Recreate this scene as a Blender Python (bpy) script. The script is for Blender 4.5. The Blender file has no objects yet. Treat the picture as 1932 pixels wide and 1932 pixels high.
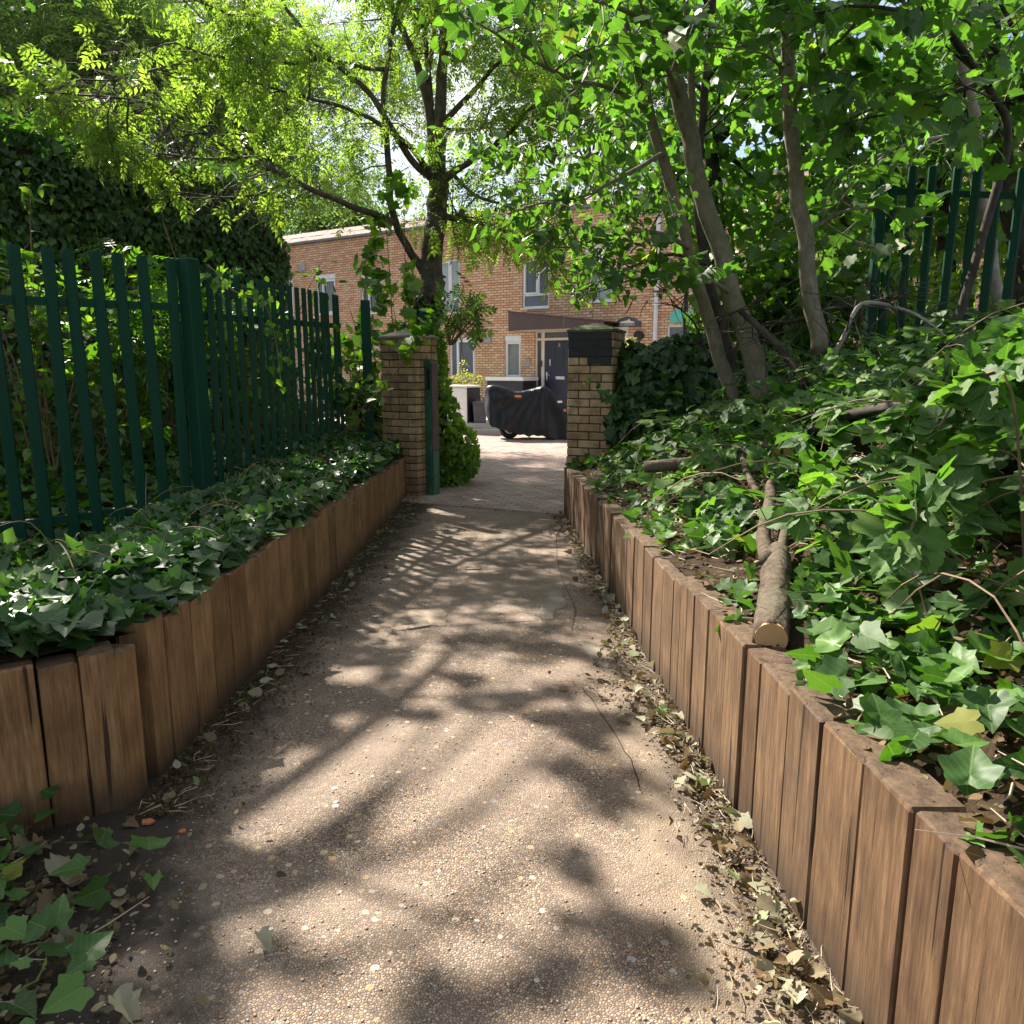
import bpy, math, random
import numpy as np
from mathutils import Vector, Matrix
random.seed(7); rng = np.random.default_rng(7)
scene = bpy.context.scene
COL = scene.collection
EYE = 1.2; F = 1440.0; PITCH = math.atan(.188)
cP, sP = math.cos(PITCH), math.sin(PITCH)
# camera measurements: a point of the photograph (1932 px wide) at a depth Y from the camera
def ray(px, py):
    a = (px-966)/F; b = -(py-966)/F
    k = cP+b*sP
    return a/k, (-sP+b*cP)/k
def P(px, py, Y):
    a, z = ray(px, py)
    return (a*Y, Y, EYE+z*Y)
def G(px, py, h=1.2):
    a, z = ray(px, py); Y = -h/(z+.04)
    return (a*Y, Y, EYE+z*Y)
def proj(p):
    x, y, z = p[..., 0], p[..., 1], p[..., 2]-EYE
    d = y*cP-z*sP; v = y*sP+z*cP
    return 966+F*x/d, 966-F*v/d
def ground_z(x, y): return -.04*min(y, 8.0)-.003*max(0, y-8.0)

# ---------------------------------------------------------------- tagging
def tag(o, label=None, cat=None, group=None, kind=None):
    if label: o['label'] = label
    if cat: o['category'] = cat
    if group: o['group'] = group
    if kind: o['kind'] = kind
    return o
def empty(name, loc=(0,0,0), rz=0):
    o = bpy.data.objects.new(name, None); COL.objects.link(o)
    o.location = loc; o.rotation_euler = (0,0,rz); o.empty_display_size = .1
    return o
class MB:
    def __init__(s): s.v=[]; s.f=[]; s.c=[]
    def add(s, vs, fs, col=None):
        n=len(s.v); s.v.extend([tuple(v) for v in vs]); s.f.extend([tuple(i+n for i in f) for f in fs])
        s.c.extend([col if col is not None else 0.5]*len(fs))
    def box(s, x0,x1,y0,y1,z0,z1, col=None, M=None, bev=0):
        if bev>0:
            b=bev; vs=[];fs=[]
            # chamfered box: three slabs of corner points
            for sx,x in ((1,x0),(-1,x1)):
                for sy,y in ((1,y0),(-1,y1)):
                    for sz,z in ((1,z0),(-1,z1)):
                        vs += [(x,y+sy*b,z+sz*b),(x+sx*b,y,z+sz*b),(x+sx*b,y+sy*b,z)]
            def I(i,j,k,a): return (i*4+j*2+k)*3+a
            fs=[(I(0,0,0,0),I(0,0,1,0),I(0,1,1,0),I(0,1,0,0)),(I(1,0,0,0),I(1,1,0,0),I(1,1,1,0),I(1,0,1,0)),
                (I(0,0,0,1),I(1,0,0,1),I(1,0,1,1),I(0,0,1,1)),(I(0,1,0,1),I(0,1,1,1),I(1,1,1,1),I(1,1,0,1)),
                (I(0,0,0,2),I(0,1,0,2),I(1,1,0,2),I(1,0,0,2)),(I(0,0,1,2),I(1,0,1,2),I(1,1,1,2),I(0,1,1,2))]
            for j in (0,1):
                for k in (0,1): fs.append((I(0,j,k,1),I(0,j,k,2),I(1,j,k,2),I(1,j,k,1)))
            for i in (0,1):
                for k in (0,1): fs.append((I(i,0,k,0),I(i,0,k,2),I(i,1,k,2),I(i,1,k,0)))
                for j in (0,1): fs.append((I(i,j,0,0),I(i,j,0,1),I(i,j,1,1),I(i,j,1,0)))
            for i in (0,1):
                for j in (0,1):
                    for k in (0,1): fs.append((I(i,j,k,0),I(i,j,k,1),I(i,j,k,2)))
        else:
            vs=[(x0,y0,z0),(x1,y0,z0),(x1,y1,z0),(x0,y1,z0),(x0,y0,z1),(x1,y0,z1),(x1,y1,z1),(x0,y1,z1)]
            fs=[(0,3,2,1),(4,5,6,7),(0,1,5,4),(1,2,6,5),(2,3,7,6),(3,0,4,7)]
        if M is not None: vs=[tuple(M@Vector(v)) for v in vs]
        s.add(vs,fs,col)
    def tube(s, pts, rad, n=7, cap=True, col=None, wob=0):
        pts=[Vector(p) for p in pts]; m=len(pts)
        if isinstance(rad,(int,float)): rad=[rad]*m
        t0=(pts[1]-pts[0]).normalized(); up=Vector((0,0,1)) if abs(t0.z)<.9 else Vector((1,0,0))
        a=t0.cross(up).normalized(); vs=[];fs=[]
        for i,p in enumerate(pts):
            t=(pts[min(i+1,m-1)]-pts[max(i-1,0)]).normalized()
            a=(a-t*a.dot(t)).normalized(); b=t.cross(a)
            for k in range(n):
                w=2*math.pi*k/n; r=rad[i]*(1+(random.uniform(-wob,wob) if wob else 0))
                vs.append(p+a*(r*math.cos(w))+b*(r*math.sin(w)))
        for i in range(m-1):
            for k in range(n):
                q=(k+1)%n; fs.append((i*n+k,i*n+q,(i+1)*n+q,(i+1)*n+k))
        if cap:
            fs.append(tuple(range(n))[::-1]); fs.append(tuple((m-1)*n+k for k in range(n)))
        s.add(vs,fs,col)
    def lathe(s, prof, n=24, c=(0,0,0), col=None):
        vs=[];fs=[]
        for r,z in prof:
            for k in range(n):
                w=2*math.pi*k/n; vs.append((c[0]+r*math.cos(w),c[1]+r*math.sin(w),c[2]+z))
        for i in range(len(prof)-1):
            for k in range(n):
                q=(k+1)%n; fs.append((i*n+k,i*n+q,(i+1)*n+q,(i+1)*n+k))
        fs.append(tuple(range(n))[::-1]); fs.append(tuple((len(prof)-1)*n+k for k in range(n)))
        s.add(vs,fs,col)
    def prism(s, poly, z0, z1, axis='z', col=None, M=None):
        n=len(poly)
        if axis=='z': vs=[(x,y,z0) for x,y in poly]+[(x,y,z1) for x,y in poly]
        elif axis=='y': vs=[(x,z0,y) for x,y in poly]+[(x,z1,y) for x,y in poly]
        else: vs=[(z0,x,y) for x,y in poly]+[(z1,x,y) for x,y in poly]
        fs=[tuple(range(n))[::-1],tuple(range(n,2*n))]+[(i,(i+1)%n,(i+1)%n+n,i+n) for i in range(n)]
        if M is not None: vs=[tuple(M@Vector(v)) for v in vs]
        s.add(vs,fs,col)
    def build(s, name, mat, parent=None, smooth=False, loc=None, fix=True):
        me=bpy.data.meshes.new(name); me.from_pydata(s.v,[],s.f); 
        if fix:
            import bmesh
            bm=bmesh.new(); bm.from_mesh(me); bmesh.ops.recalc_face_normals(bm,faces=bm.faces); bm.to_mesh(me); bm.free()
        at=me.attributes.new('rnd','FLOAT','FACE'); at.data.foreach_set('value',np.array(s.c,dtype=np.float32))
        if smooth: me.polygons.foreach_set('use_smooth',[True]*len(me.polygons))
        me.materials.append(mat); me.update()
        o=bpy.data.objects.new(name,me); COL.objects.link(o)
        if parent: o.parent=parent
        if loc: o.location=loc
        return o
def recentre(o):
    "put a mesh object's origin at the bottom centre of its own bounds"
    me=o.data; n=len(me.vertices); co=np.empty(n*3,dtype=np.float32); me.vertices.foreach_get('co',co); co=co.reshape(-1,3)
    c=Vector(((co[:,0].min()+co[:,0].max())/2,(co[:,1].min()+co[:,1].max())/2,co[:,2].min()))
    me.transform(Matrix.Translation(-c)); o.location=Vector(o.location)+c
    return o
def spline(pts, k=5):
    "Catmull-Rom through pts (any dimension)"
    A=np.array(pts,float); out=[]
    for i in range(len(A)-1):
        p0=A[max(i-1,0)];p1=A[i];p2=A[i+1];p3=A[min(i+2,len(A)-1)]
        for j in range(k):
            t=j/k; out.append(.5*((2*p1)+(-p0+p2)*t+(2*p0-5*p1+4*p2-p3)*t*t+(-p0+3*p1-3*p2+p3)*t**3))
    out.append(A[-1]); return np.array(out)

# ---------------------------------------------------------------- materials
def newmat(name):
    m=bpy.data.materials.new(name); m.use_nodes=True; nt=m.node_tree
    for n in list(nt.nodes): nt.nodes.remove(n)
    out=nt.nodes.new('ShaderNodeOutputMaterial'); return m,nt,out
def N(nt,t,**kw):
    n=nt.nodes.new('ShaderNode'+t)
    for k,v in kw.items():
        if k.startswith('i_'): n.inputs[k[2:].replace('_',' ')].default_value=v
        else: setattr(n,k,v)
    return n
def L(nt,a,b): nt.links.new(a,b)
def ramp(nt,fac,cols,interp='LINEAR'):
    r=nt.nodes.new('ShaderNodeValToRGB'); r.color_ramp.interpolation=interp
    el=r.color_ramp.elements
    while len(el)<len(cols): el.new(.5)
    for e,(p,c) in zip(el,cols): e.position=p; e.color=(*c,1) if len(c)==3 else c
    L(nt,fac,r.inputs[0]); return r.outputs[0]
def coords(nt,kind='Object',scale=(1,1,1),rot=(0,0,0)):
    tc=N(nt,'TexCoord'); mp=N(nt,'Mapping'); mp.inputs['Scale'].default_value=scale; mp.inputs['Rotation'].default_value=rot
    L(nt,tc.outputs[kind],mp.inputs[0]); return mp.outputs[0]
def noise(nt,vec,scale,detail=4,rough=.55):
    n=N(nt,'TexNoise'); n.inputs['Scale'].default_value=scale; n.inputs['Detail'].default_value=detail; n.inputs['Roughness'].default_value=rough
    L(nt,vec,n.inputs['Vector']); return n.outputs[0]
def mix(nt,fac,a,b,mode='MIX'):
    m=N(nt,'Mix',data_type='RGBA',blend_type=mode)
    for s,v in ((m.inputs[0],fac),(m.inputs[6],a),(m.inputs[7],b)):
        if hasattr(v,'is_linked') or hasattr(v,'links'): L(nt,v,s)
        elif isinstance(v,(int,float)): s.default_value=v
        else: s.default_value=(*v,1)
    return m.outputs[2]
def math_(nt,op,a,b=None):
    m=N(nt,'Math',operation=op)
    for s,v in ((m.inputs[0],a),(m.inputs[1],b)):
        if v is None: continue
        if isinstance(v,(int,float)): s.default_value=v
        else: L(nt,v,s)
    return m.outputs[0]
def attr(nt,name='rnd'): return N(nt,'Attribute',attribute_name=name).outputs['Fac']
def principled(nt,out,col,rough=.6,bump=None,bstr=.3,bdist=.01,metal=0,spec=.5):
    b=N(nt,'BsdfPrincipled')
    for s,v in (('Base Color',col),('Roughness',rough),('Metallic',metal),('Specular IOR Level',spec)):
        if isinstance(v,(int,float)): b.inputs[s].default_value=v
        elif isinstance(v,tuple): b.inputs[s].default_value=(*v,1)
        else: L(nt,v,b.inputs[s])
    if bump is not None:
        bp=N(nt,'Bump'); bp.inputs['Strength'].default_value=bstr; bp.inputs['Distance'].default_value=bdist
        L(nt,bump,bp.inputs['Height']); L(nt,bp.outputs[0],b.inputs['Normal'])
    L(nt,b.outputs[0],out.inputs[0]); return b
def plain(name,col,rough=.5,metal=0,var=.25,scale=6,bump=.15,spec=.5):
    m,nt,out=newmat(name); v=coords(nt)
    n=noise(nt,v,scale,5); c=mix(nt,ramp(nt,n,[(.3,(0,0,0)),(.7,(1,1,1))]),tuple(x*(1-var) for x in col),tuple(min(1,x*(1+var*.6)) for x in col))
    n2=noise(nt,v,scale*14,4)
    principled(nt,out,c,rough,n2,bump,.004,metal,spec); return m

def leafmat(name, cols, trans=.4, tcol=(1.5,1.9,.55), rough=.42, vein=True, spec=.5, dry=False):
    m,nt,out=newmat(name)
    r=attr(nt); c=ramp(nt,r,cols)
    uv=N(nt,'UVMap'); sep=N(nt,'SeparateXYZ'); L(nt,uv.outputs[0],sep.inputs[0])
    no=noise(nt,coords(nt,'Object'),26,2)
    c=mix(nt,math_(nt,'MULTIPLY',no,.55),c,mix(nt,1.0,c,(.55,.6,.5),'MULTIPLY'))
    if vein:
        ax=math_(nt,'ABSOLUTE',sep.outputs[0])
        v1=math_(nt,'LESS_THAN',ax,.016)
        w=math_(nt,'PINGPONG',math_(nt,'SUBTRACT',sep.outputs[1],math_(nt,'MULTIPLY',ax,.9)),.09)
        v2=math_(nt,'MULTIPLY',math_(nt,'LESS_THAN',w,.0085),.6)
        c=mix(nt,math_(nt,'MULTIPLY',math_(nt,'MAXIMUM',v1,v2),.4),c,(.22,.30,.10))
    b=N(nt,'BsdfPrincipled'); L(nt,c,b.inputs['Base Color']); b.inputs['Roughness'].default_value=rough; b.inputs['Specular IOR Level'].default_value=spec
    t=N(nt,'BsdfTranslucent'); tc=mix(nt,1.0,c,tcol,'MULTIPLY'); L(nt,tc,t.inputs[0])
    ms=N(nt,'MixShader'); ms.inputs[0].default_value=trans
    L(nt,b.outputs[0],ms.inputs[1]); L(nt,t.outputs[0],ms.inputs[2]); L(nt,ms.outputs[0],out.inputs[0])
    return m
M={}
M['ash']=leafmat('ash_leaf',[(0,(.11,.19,.04)),(.5,(.20,.31,.06)),(1,(.31,.42,.095))],.6,(1.4,1.5,.6),.5,False)
M['sycamore']=leafmat('sycamore_leaf',[(0,(.045,.10,.03)),(.5,(.075,.155,.04)),(.97,(.12,.22,.05)),(1,(.26,.26,.05))],.55,(1.5,1.9,.5),.45)
M['beech']=leafmat('broad_leaf',[(0,(.045,.10,.025)),(1,(.10,.19,.04))],.5,(1.6,2.0,.5),.4)
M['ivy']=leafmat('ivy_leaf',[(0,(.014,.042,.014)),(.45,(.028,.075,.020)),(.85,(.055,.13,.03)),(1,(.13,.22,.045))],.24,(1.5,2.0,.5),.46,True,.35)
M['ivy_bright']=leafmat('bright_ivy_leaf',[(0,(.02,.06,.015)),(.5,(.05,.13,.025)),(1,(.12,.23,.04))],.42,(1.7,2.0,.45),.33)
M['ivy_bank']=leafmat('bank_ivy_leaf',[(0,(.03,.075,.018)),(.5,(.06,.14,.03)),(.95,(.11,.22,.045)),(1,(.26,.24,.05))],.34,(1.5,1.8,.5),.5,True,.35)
M['bramble']=leafmat('bramble_leaf',[(0,(.045,.10,.03)),(.6,(.085,.165,.042)),(1,(.15,.25,.055))],.38,(1.5,2.0,.5),.58,True,.3)
M['under']=leafmat('undergrowth_leaf',[(0,(.04,.10,.02)),(.6,(.10,.20,.03)),(1,(.18,.28,.05))],.5,(1.7,2.0,.45),.45,False)
M['willow']=leafmat('willow_leaf',[(0,(.09,.15,.05)),(1,(.20,.29,.10))],.5,(1.4,1.6,.7),.5,False)
M['far']=leafmat('far_leaf',[(0,(.05,.10,.025)),(1,(.12,.20,.05))],.45,(1.5,1.8,.6),.5,False)
M['dry']=leafmat('dry_leaf',[(0,(.07,.04,.02)),(.35,(.16,.095,.05)),(.6,(.24,.19,.125)),(.88,(.36,.345,.25)),(1,(.15,.22,.09))],.2,(1.3,1.2,.8),.7,True,.2)
M['straw']=plain('straw_stem',(.17,.11,.06),.8,var=.5)
M['pale_twig']=plain('pale_twig',(.34,.27,.19),.75,var=.4)
M['yellow_plant']=leafmat('yellow_leaf',[(0,(.22,.26,.05)),(1,(.45,.44,.12))],.4,(1.2,1.2,.6),.5,False)

M['hedge']=leafmat('hedge_leaf',[(0,(.08,.17,.03)),(.5,(.15,.27,.04)),(1,(.26,.38,.07))],.6,(1.7,1.9,.45),.4)
def bark(name,c0,c1,sc=22,stretch=.25,moss=None,bstr=.6):
    m,nt,out=newmat(name); v=coords(nt,'Object',(1,1,stretch)); n=noise(nt,v,sc,6,.65)
    c=ramp(nt,n,[(.3,c0),(.7,c1)])
    big=noise(nt,coords(nt),5,3)
    c=mix(nt,ramp(nt,big,[(.45,(0,0,0)),(.65,(.6,.6,.6))]),c,moss or tuple(x*.6 for x in c0))
    principled(nt,out,c,.85,n,bstr,.012,0,.2); return m
M['ivy_wall']=leafmat('wall_ivy_leaf',[(0,(.018,.055,.018)),(.5,(.04,.105,.025)),(1,(.08,.18,.035))],.3,(1.5,2.0,.5),.42)
M['bark_ash']=bark('ash_bark',(.055,.045,.034),(.16,.14,.11),26)
M['bark_syc']=bark('sycamore_bark',(.11,.095,.068),(.25,.215,.16),24,.5,(.12,.13,.07),.35)
M['bark_pale']=bark('pale_bark',(.20,.18,.145),(.36,.33,.28),14,.5,None,.3)
M['bark_dark']=bark('dark_bark',(.03,.025,.02),(.09,.075,.06),20)
M['log']=bark('log_bark',(.025,.018,.013),(.14,.10,.068),38,.3,(.13,.12,.08),.9)
# cut face with rings
m,nt,out=newmat('cut_wood'); v=coords(nt); w=N(nt,'TexWave',wave_type='RINGS',rings_direction='SPHERICAL'); w.inputs['Scale'].default_value=40; w.inputs['Distortion'].default_value=2; L(nt,v,w.inputs['Vector'])
principled(nt,out,mix(nt,math_(nt,'MULTIPLY',w.outputs['Fac'],.5),(.44,.27,.12),(.30,.17,.07)),.7,w.outputs['Fac'],.15,.002); M['cut']=m
# retaining-wall timber, grain upright
def timber(name,c0,c1,c2):
    m,nt,out=newmat(name); oi=N(nt,'ObjectInfo')
    tc=N(nt,'TexCoord'); mp=N(nt,'Mapping'); mp.inputs['Scale'].default_value=(1,1,.07)
    ad=N(nt,'VectorMath',operation='ADD'); cb=N(nt,'CombineXYZ'); L(nt,math_(nt,'MULTIPLY',oi.outputs['Random'],37),cb.inputs[0]); L(nt,math_(nt,'MULTIPLY',oi.outputs['Random'],91),cb.inputs[2])
    L(nt,tc.outputs['Object'],ad.inputs[0]); L(nt,cb.outputs[0],ad.inputs[1]); L(nt,ad.outputs[0],mp.inputs[0])
    g=noise(nt,mp.outputs[0],55,7,.7); g2=noise(nt,mp.outputs[0],160,4,.7); big=noise(nt,ad.outputs[0],5,3)
    c=ramp(nt,g,[(.28,c0),(.5,c1),(.72,c2)])
    c=mix(nt,ramp(nt,big,[(.42,(0,0,0)),(.7,(.55,.55,.55))]),c,tuple(x*.55 for x in c0))
    c=mix(nt,math_(nt,'MULTIPLY',oi.outputs['Random'],.75),c,mix(nt,1.0,c,(.55,.50,.47),'MULTIPLY')); r2=math_(nt,'FRACT',math_(nt,'MULTIPLY',oi.outputs['Random'],7.3)); c=mix(nt,math_(nt,'MULTIPLY',r2,.10),c,(.13,.11,.085))
    c=mix(nt,math_(nt,'MULTIPLY',ramp(nt,g2,[(.45,(0,0,0)),(.62,(1,1,1))]),.45),c,mix(nt,1.0,c,(.5,.46,.43),'MULTIPLY'))
    mp2=N(nt,'Mapping'); mp2.inputs['Scale'].default_value=(1,1,.035); L(nt,ad.outputs[0],mp2.inputs[0])
    cr=noise(nt,mp2.outputs[0],34,3,.5); crack=ramp(nt,cr,[(.345,(1,1,1)),(.375,(0,0,0))])
    c=mix(nt,math_(nt,'MULTIPLY',crack,.85),c,(.02,.012,.007))
    gn=N(nt,'NewGeometry'); sg=N(nt,'SeparateXYZ'); L(nt,gn.outputs['Normal'],sg.inputs[0]); c=mix(nt,math_(nt,'MULTIPLY',math_(nt,'GREATER_THAN',sg.outputs[2],.6),.7),c,ramp(nt,noise(nt,ad.outputs[0],30,5,.7),[(.35,(.03,.022,.016)),(.7,(.15,.10,.065))]))
    # soil splash at the foot
    sp=N(nt,'SeparateXYZ'); L(nt,tc.outputs['Object'],sp.inputs[0])
    foot=math_(nt,'ADD',sp.outputs[2],math_(nt,'MULTIPLY',big,.16)); c=mix(nt,ramp(nt,foot,[(.10,(.75,.75,.75)),(.22,(0,0,0))]),c,(.045,.032,.022))
    h=math_(nt,'SUBTRACT',math_(nt,'ADD',g,math_(nt,'MULTIPLY',g2,.4)),crack)
    principled(nt,out,c,.82,h,.55,.004,0,.25); return m
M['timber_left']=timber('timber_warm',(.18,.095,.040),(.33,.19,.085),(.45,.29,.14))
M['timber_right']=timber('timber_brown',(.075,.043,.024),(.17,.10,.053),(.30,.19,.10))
# green palisade paint
m,nt,out=newmat('green_paint'); v=coords(nt); n=noise(nt,v,9,4)
principled(nt,out,mix(nt,n,(.005,.034,.019),(.008,.052,.028)),.55,noise(nt,v,120,3),.08,.002,0,.12); M['green']=m
m,nt,out=newmat('worn_green_paint'); v=coords(nt,'Object',(1,1,.5)); n=noise(nt,v,11,6,.7)
principled(nt,out,mix(nt,ramp(nt,n,[(.42,(0,0,0)),(.6,(1,1,1))]),(.008,.075,.033),(.035,.12,.07)),.6,n,.4,.004); M['worn_green']=m
m,nt,out=newmat('weathered_board'); v=coords(nt,'Object',(1,1,.15)); n=noise(nt,v,40,6,.7)
principled(nt,out,ramp(nt,n,[(.3,(.05,.035,.035)),(.7,(.14,.10,.095))]),.8,n,.6,.004); M['old_board']=m
# gate-pillar bricks (colour per brick)
m,nt,out=newmat('buff_brick'); v=coords(nt); n=noise(nt,v,9,5); n2=noise(nt,v,150,5,.7); rr=attr(nt)
c=ramp(nt,rr,[(0,(.28,.18,.09)),(.5,(.40,.27,.15)),(1,(.49,.345,.205))])
c=mix(nt,ramp(nt,n,[(.42,(0,0,0)),(.72,(.75,.75,.75))]),c,(.10,.075,.045)); sp=N(nt,'SeparateXYZ'); L(nt,v,sp.inputs[0])
c=mix(nt,ramp(nt,math_(nt,'ADD',sp.outputs[2],math_(nt,'MULTIPLY',n,.8)),[(.55,(.6,.6,.6)),(1.0,(0,0,0))]),c,(.11,.07,.05))
principled(nt,out,c,.85,n2,.4,.004,0,.25); M['buff_brick']=m
M['mortar']=plain('dark_mortar',(.055,.045,.034),.95)
M['cap']=plain('cast_stone_cap',(.28,.25,.19),.85,var=.4,scale=5,bump=.4)
M['cap_moss']=plain('mossy_cap',(.10,.115,.055),.9,var=.6,scale=9,bump=.5)
M['black_paint']=plain('black_paint',(.006,.007,.008),.6,var=.3)
M['ghost_paint']=plain('ghost_paint',(.014,.016,.018),.4)
# facade brick
m,nt,out=newmat('facade_brick'); tc=N(nt,'TexCoord'); sp=N(nt,'SeparateXYZ'); L(nt,tc.outputs['Object'],sp.inputs[0])
cb=N(nt,'CombineXYZ'); L(nt,math_(nt,'ADD',sp.outputs[0],sp.outputs[1]),cb.inputs[0]); L(nt,sp.outputs[2],cb.inputs[1])
bt=N(nt,'TexBrick'); bt.offset=.5; bt.inputs['Scale'].default_value=1; bt.inputs['Brick Width'].default_value=.225; bt.inputs['Row Height'].default_value=.075
bt.inputs['Mortar Size'].default_value=.0088; bt.inputs['Mortar Smooth'].default_value=.15; bt.inputs['Bias'].default_value=0
bt.inputs['Color1'].default_value=(0,0,0,1); bt.inputs['Color2'].default_value=(1,1,1,1); bt.inputs['Mortar'].default_value=(.5,.5,.5,1)
L(nt,cb.outputs[0],bt.inputs['Vector'])
big=noise(nt,tc.outputs['Object'],1.1,4)
c=ramp(nt,bt.outputs['Color'],[(0,(.60,.33,.20)),(.5,(.72,.45,.28)),(1,(.78,.57,.37))])
low=ramp(nt,math_(nt,'ADD',sp.outputs[2],math_(nt,'MULTIPLY',big,1.6)),[(.35,(1,1,1)),(1,(0,0,0))])
c=mix(nt,math_(nt,'MULTIPLY',ramp(nt,math_(nt,'ADD',math_(nt,'MULTIPLY',sp.outputs[2],.25),big),[(.55,(1,1,1)),(1.0,(0,0,0))]),.7),c,mix(nt,1.0,c,(1.05,1.3,1.15),'MULTIPLY'))
c=mix(nt,bt.outputs['Fac'],c,(.26,.145,.10))
h=math_(nt,'SUBTRACT',math_(nt,'MULTIPLY',noise(nt,tc.outputs['Object'],60,3),.25),bt.outputs['Fac'])
principled(nt,out,c,.85,h,.9,.012,0,.2); M['facade']=m
M['roof_tile']=plain('roof_tile',(.34,.24,.20),.9,var=.45,scale=4,bump=.5)
M['lead']=plain('grey_lead',(.20,.21,.23),.6)
M['upvc']=plain('white_frame',(.80,.80,.82),.35,var=.04,bump=.03)
M['cream']=plain('cream_soffit',(.70,.62,.52),.6,var=.1)
M['white_render']=plain('white_render',(.78,.76,.74),.7,var=.08)
M['black_panel']=plain('black_panel',(.02,.02,.025),.5)
M['canopy']=plain('brown_cladding',(.085,.056,.052),.5,var=.25,scale=2)
M['navy']=plain('navy_door_paint',(.016,.02,.045),.35,var=.15)
M['steel']=plain('satin_steel',(.6,.6,.6),.3,metal=.9)
M['grey_plastic']=plain('grey_plastic',(.10,.10,.12),.5)
M['grey_metal']=plain('grey_metal',(.35,.37,.42),.5)
M['downpipe']=plain('white_downpipe',(.72,.72,.76),.4,var=.05)
M['yellow']=plain('yellow_plastic',(.75,.42,.02),.4)
M['teal']=plain('teal_plastic',(.12,.55,.46),.4)
M['orange']=plain('orange_patch',(.75,.20,.06),.5)
M['blue_sign']=plain('blue_grey_sign',(.06,.075,.10),.5)
M['black_metal']=plain('black_metal',(.008,.01,.012),.4)
M['tyre']=plain('tyre_rubber',(.02,.02,.02),.8)
M['terracotta']=plain('terracotta_shard',(.42,.14,.06),.8)
def glass(name,col,rough=.08):
    m,nt,out=newmat(name); v=coords(nt); n=noise(nt,v,2.2,3)
    principled(nt,out,mix(nt,n,tuple(x*.5 for x in col),tuple(x*1.3 for x in col)),rough,None,0,0,0,.8); return m
M['glass_dark']=glass('dark_glass',(.035,.045,.055)); M['glass_pale']=glass('curtained_glass',(.30,.38,.38),.2); M['glass_frost']=glass('frosted_glass',(.20,.22,.21),.35); M['glass_blue']=glass('blue_grey_glass',(.09,.11,.14),.12)
# vehicle cover cloth
m,nt,out=newmat('cover_cloth'); v=coords(nt)
principled(nt,out,mix(nt,noise(nt,v,4,4),(.007,.0075,.011),(.015,.015,.021)),.36,noise(nt,v,11,5),.5,.03,0,.35); M['cover']=m
# path: bound gravel
m,nt,out=newmat('bound_gravel'); v=coords(nt,'Object')
vo=N(nt,'TexVoronoi'); vo.inputs['Scale'].default_value=145; L(nt,v,vo.inputs['Vector'])
ve=N(nt,'TexVoronoi',feature='DISTANCE_TO_EDGE'); ve.inputs['Scale'].default_value=145; L(nt,v,ve.inputs['Vector'])
sx=N(nt,'SeparateColor'); L(nt,vo.outputs['Color'],sx.inputs[0])
peb=ramp(nt,sx.outputs[0],[(0,(.14,.10,.072)),(.35,(.245,.178,.130)),(.6,(.34,.26,.195)),(.8,(.43,.31,.205)),(.9,(.38,.19,.085)),(.96,(.50,.42,.32)),(1,(.13,.13,.15))],'LINEAR')
gap=ramp(nt,ve.outputs[0],[(.05,(1,1,1)),(.16,(0,0,0))])
c=mix(nt,gap,peb,(.06,.042,.03))
vb=N(nt,'TexVoronoi'); vb.inputs['Scale'].default_value=38; vb.inputs['Randomness'].default_value=1; L(nt,v,vb.inputs['Vector'])
sb=N(nt,'SeparateColor'); L(nt,vb.outputs['Color'],sb.inputs[0])
stone=math_(nt,'MULTIPLY',math_(nt,'LESS_THAN',vb.outputs['Distance'],math_(nt,'MULTIPLY',sb.outputs[1],.42)),math_(nt,'GREATER_THAN',sb.outputs[0],.80))
c=mix(nt,stone,c,ramp(nt,sb.outputs[2],[(0,(.45,.25,.10)),(.4,(.50,.38,.24)),(.8,(.52,.47,.40)),(1,(.13,.14,.17))]))
n1=noise(nt,v,1.6,6,.6); c=mix(nt,ramp(nt,n1,[(.42,(0,0,0)),(.66,(.55,.55,.55))]),c,(.33,.255,.195))
n4=noise(nt,v,3.3,7,.65); c=mix(nt,ramp(nt,n4,[(.48,(0,0,0)),(.70,(.6,.6,.6))]),c,(.11,.078,.055))
n3=noise(nt,v,5.5,5,.65)
sp=N(nt,'SeparateXYZ'); L(nt,v,sp.inputs[0])
sand=math_(nt,'MULTIPLY',ramp(nt,math_(nt,'ADD',sp.outputs[0],math_(nt,'MULTIPLY',n3,.5)),[(.54,(0,0,0)),(.68,(.7,.7,.7))]),ramp(nt,math_(nt,'ADD',math_(nt,'MULTIPLY',sp.outputs[1],.2),math_(nt,'MULTIPLY',n1,.3)),[(.55,(1,1,1)),(.75,(.25,.25,.25))])); c=mix(nt,sand,c,mix(nt,n3,(.20,.15,.10),(.36,.28,.195)))
# loose dirt gathered along both kerb lines; left one's colour includes wall shade
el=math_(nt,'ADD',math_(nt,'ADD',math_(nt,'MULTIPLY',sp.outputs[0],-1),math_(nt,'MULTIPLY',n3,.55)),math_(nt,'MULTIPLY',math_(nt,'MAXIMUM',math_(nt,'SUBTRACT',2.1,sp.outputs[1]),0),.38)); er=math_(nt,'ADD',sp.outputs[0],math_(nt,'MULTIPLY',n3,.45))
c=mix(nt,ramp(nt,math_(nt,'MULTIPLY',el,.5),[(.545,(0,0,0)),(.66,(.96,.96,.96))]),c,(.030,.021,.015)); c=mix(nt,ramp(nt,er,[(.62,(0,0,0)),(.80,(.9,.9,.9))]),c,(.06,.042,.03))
hh=math_(nt,'ADD',math_(nt,'MULTIPLY',ve.outputs[0],1.6),math_(nt,'MULTIPLY',stone,.5))
principled(nt,out,c,.72,hh,.6,.006,0,.35); M['path']=m
M['patch_tan']=plain('tan_mortar_patch',(.29,.215,.155),.85,var=.35,scale=8,bump=.3); M['patch_grey']=plain('grey_mortar_patch',(.22,.185,.145),.9,var=.4,bump=.3)
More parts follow.
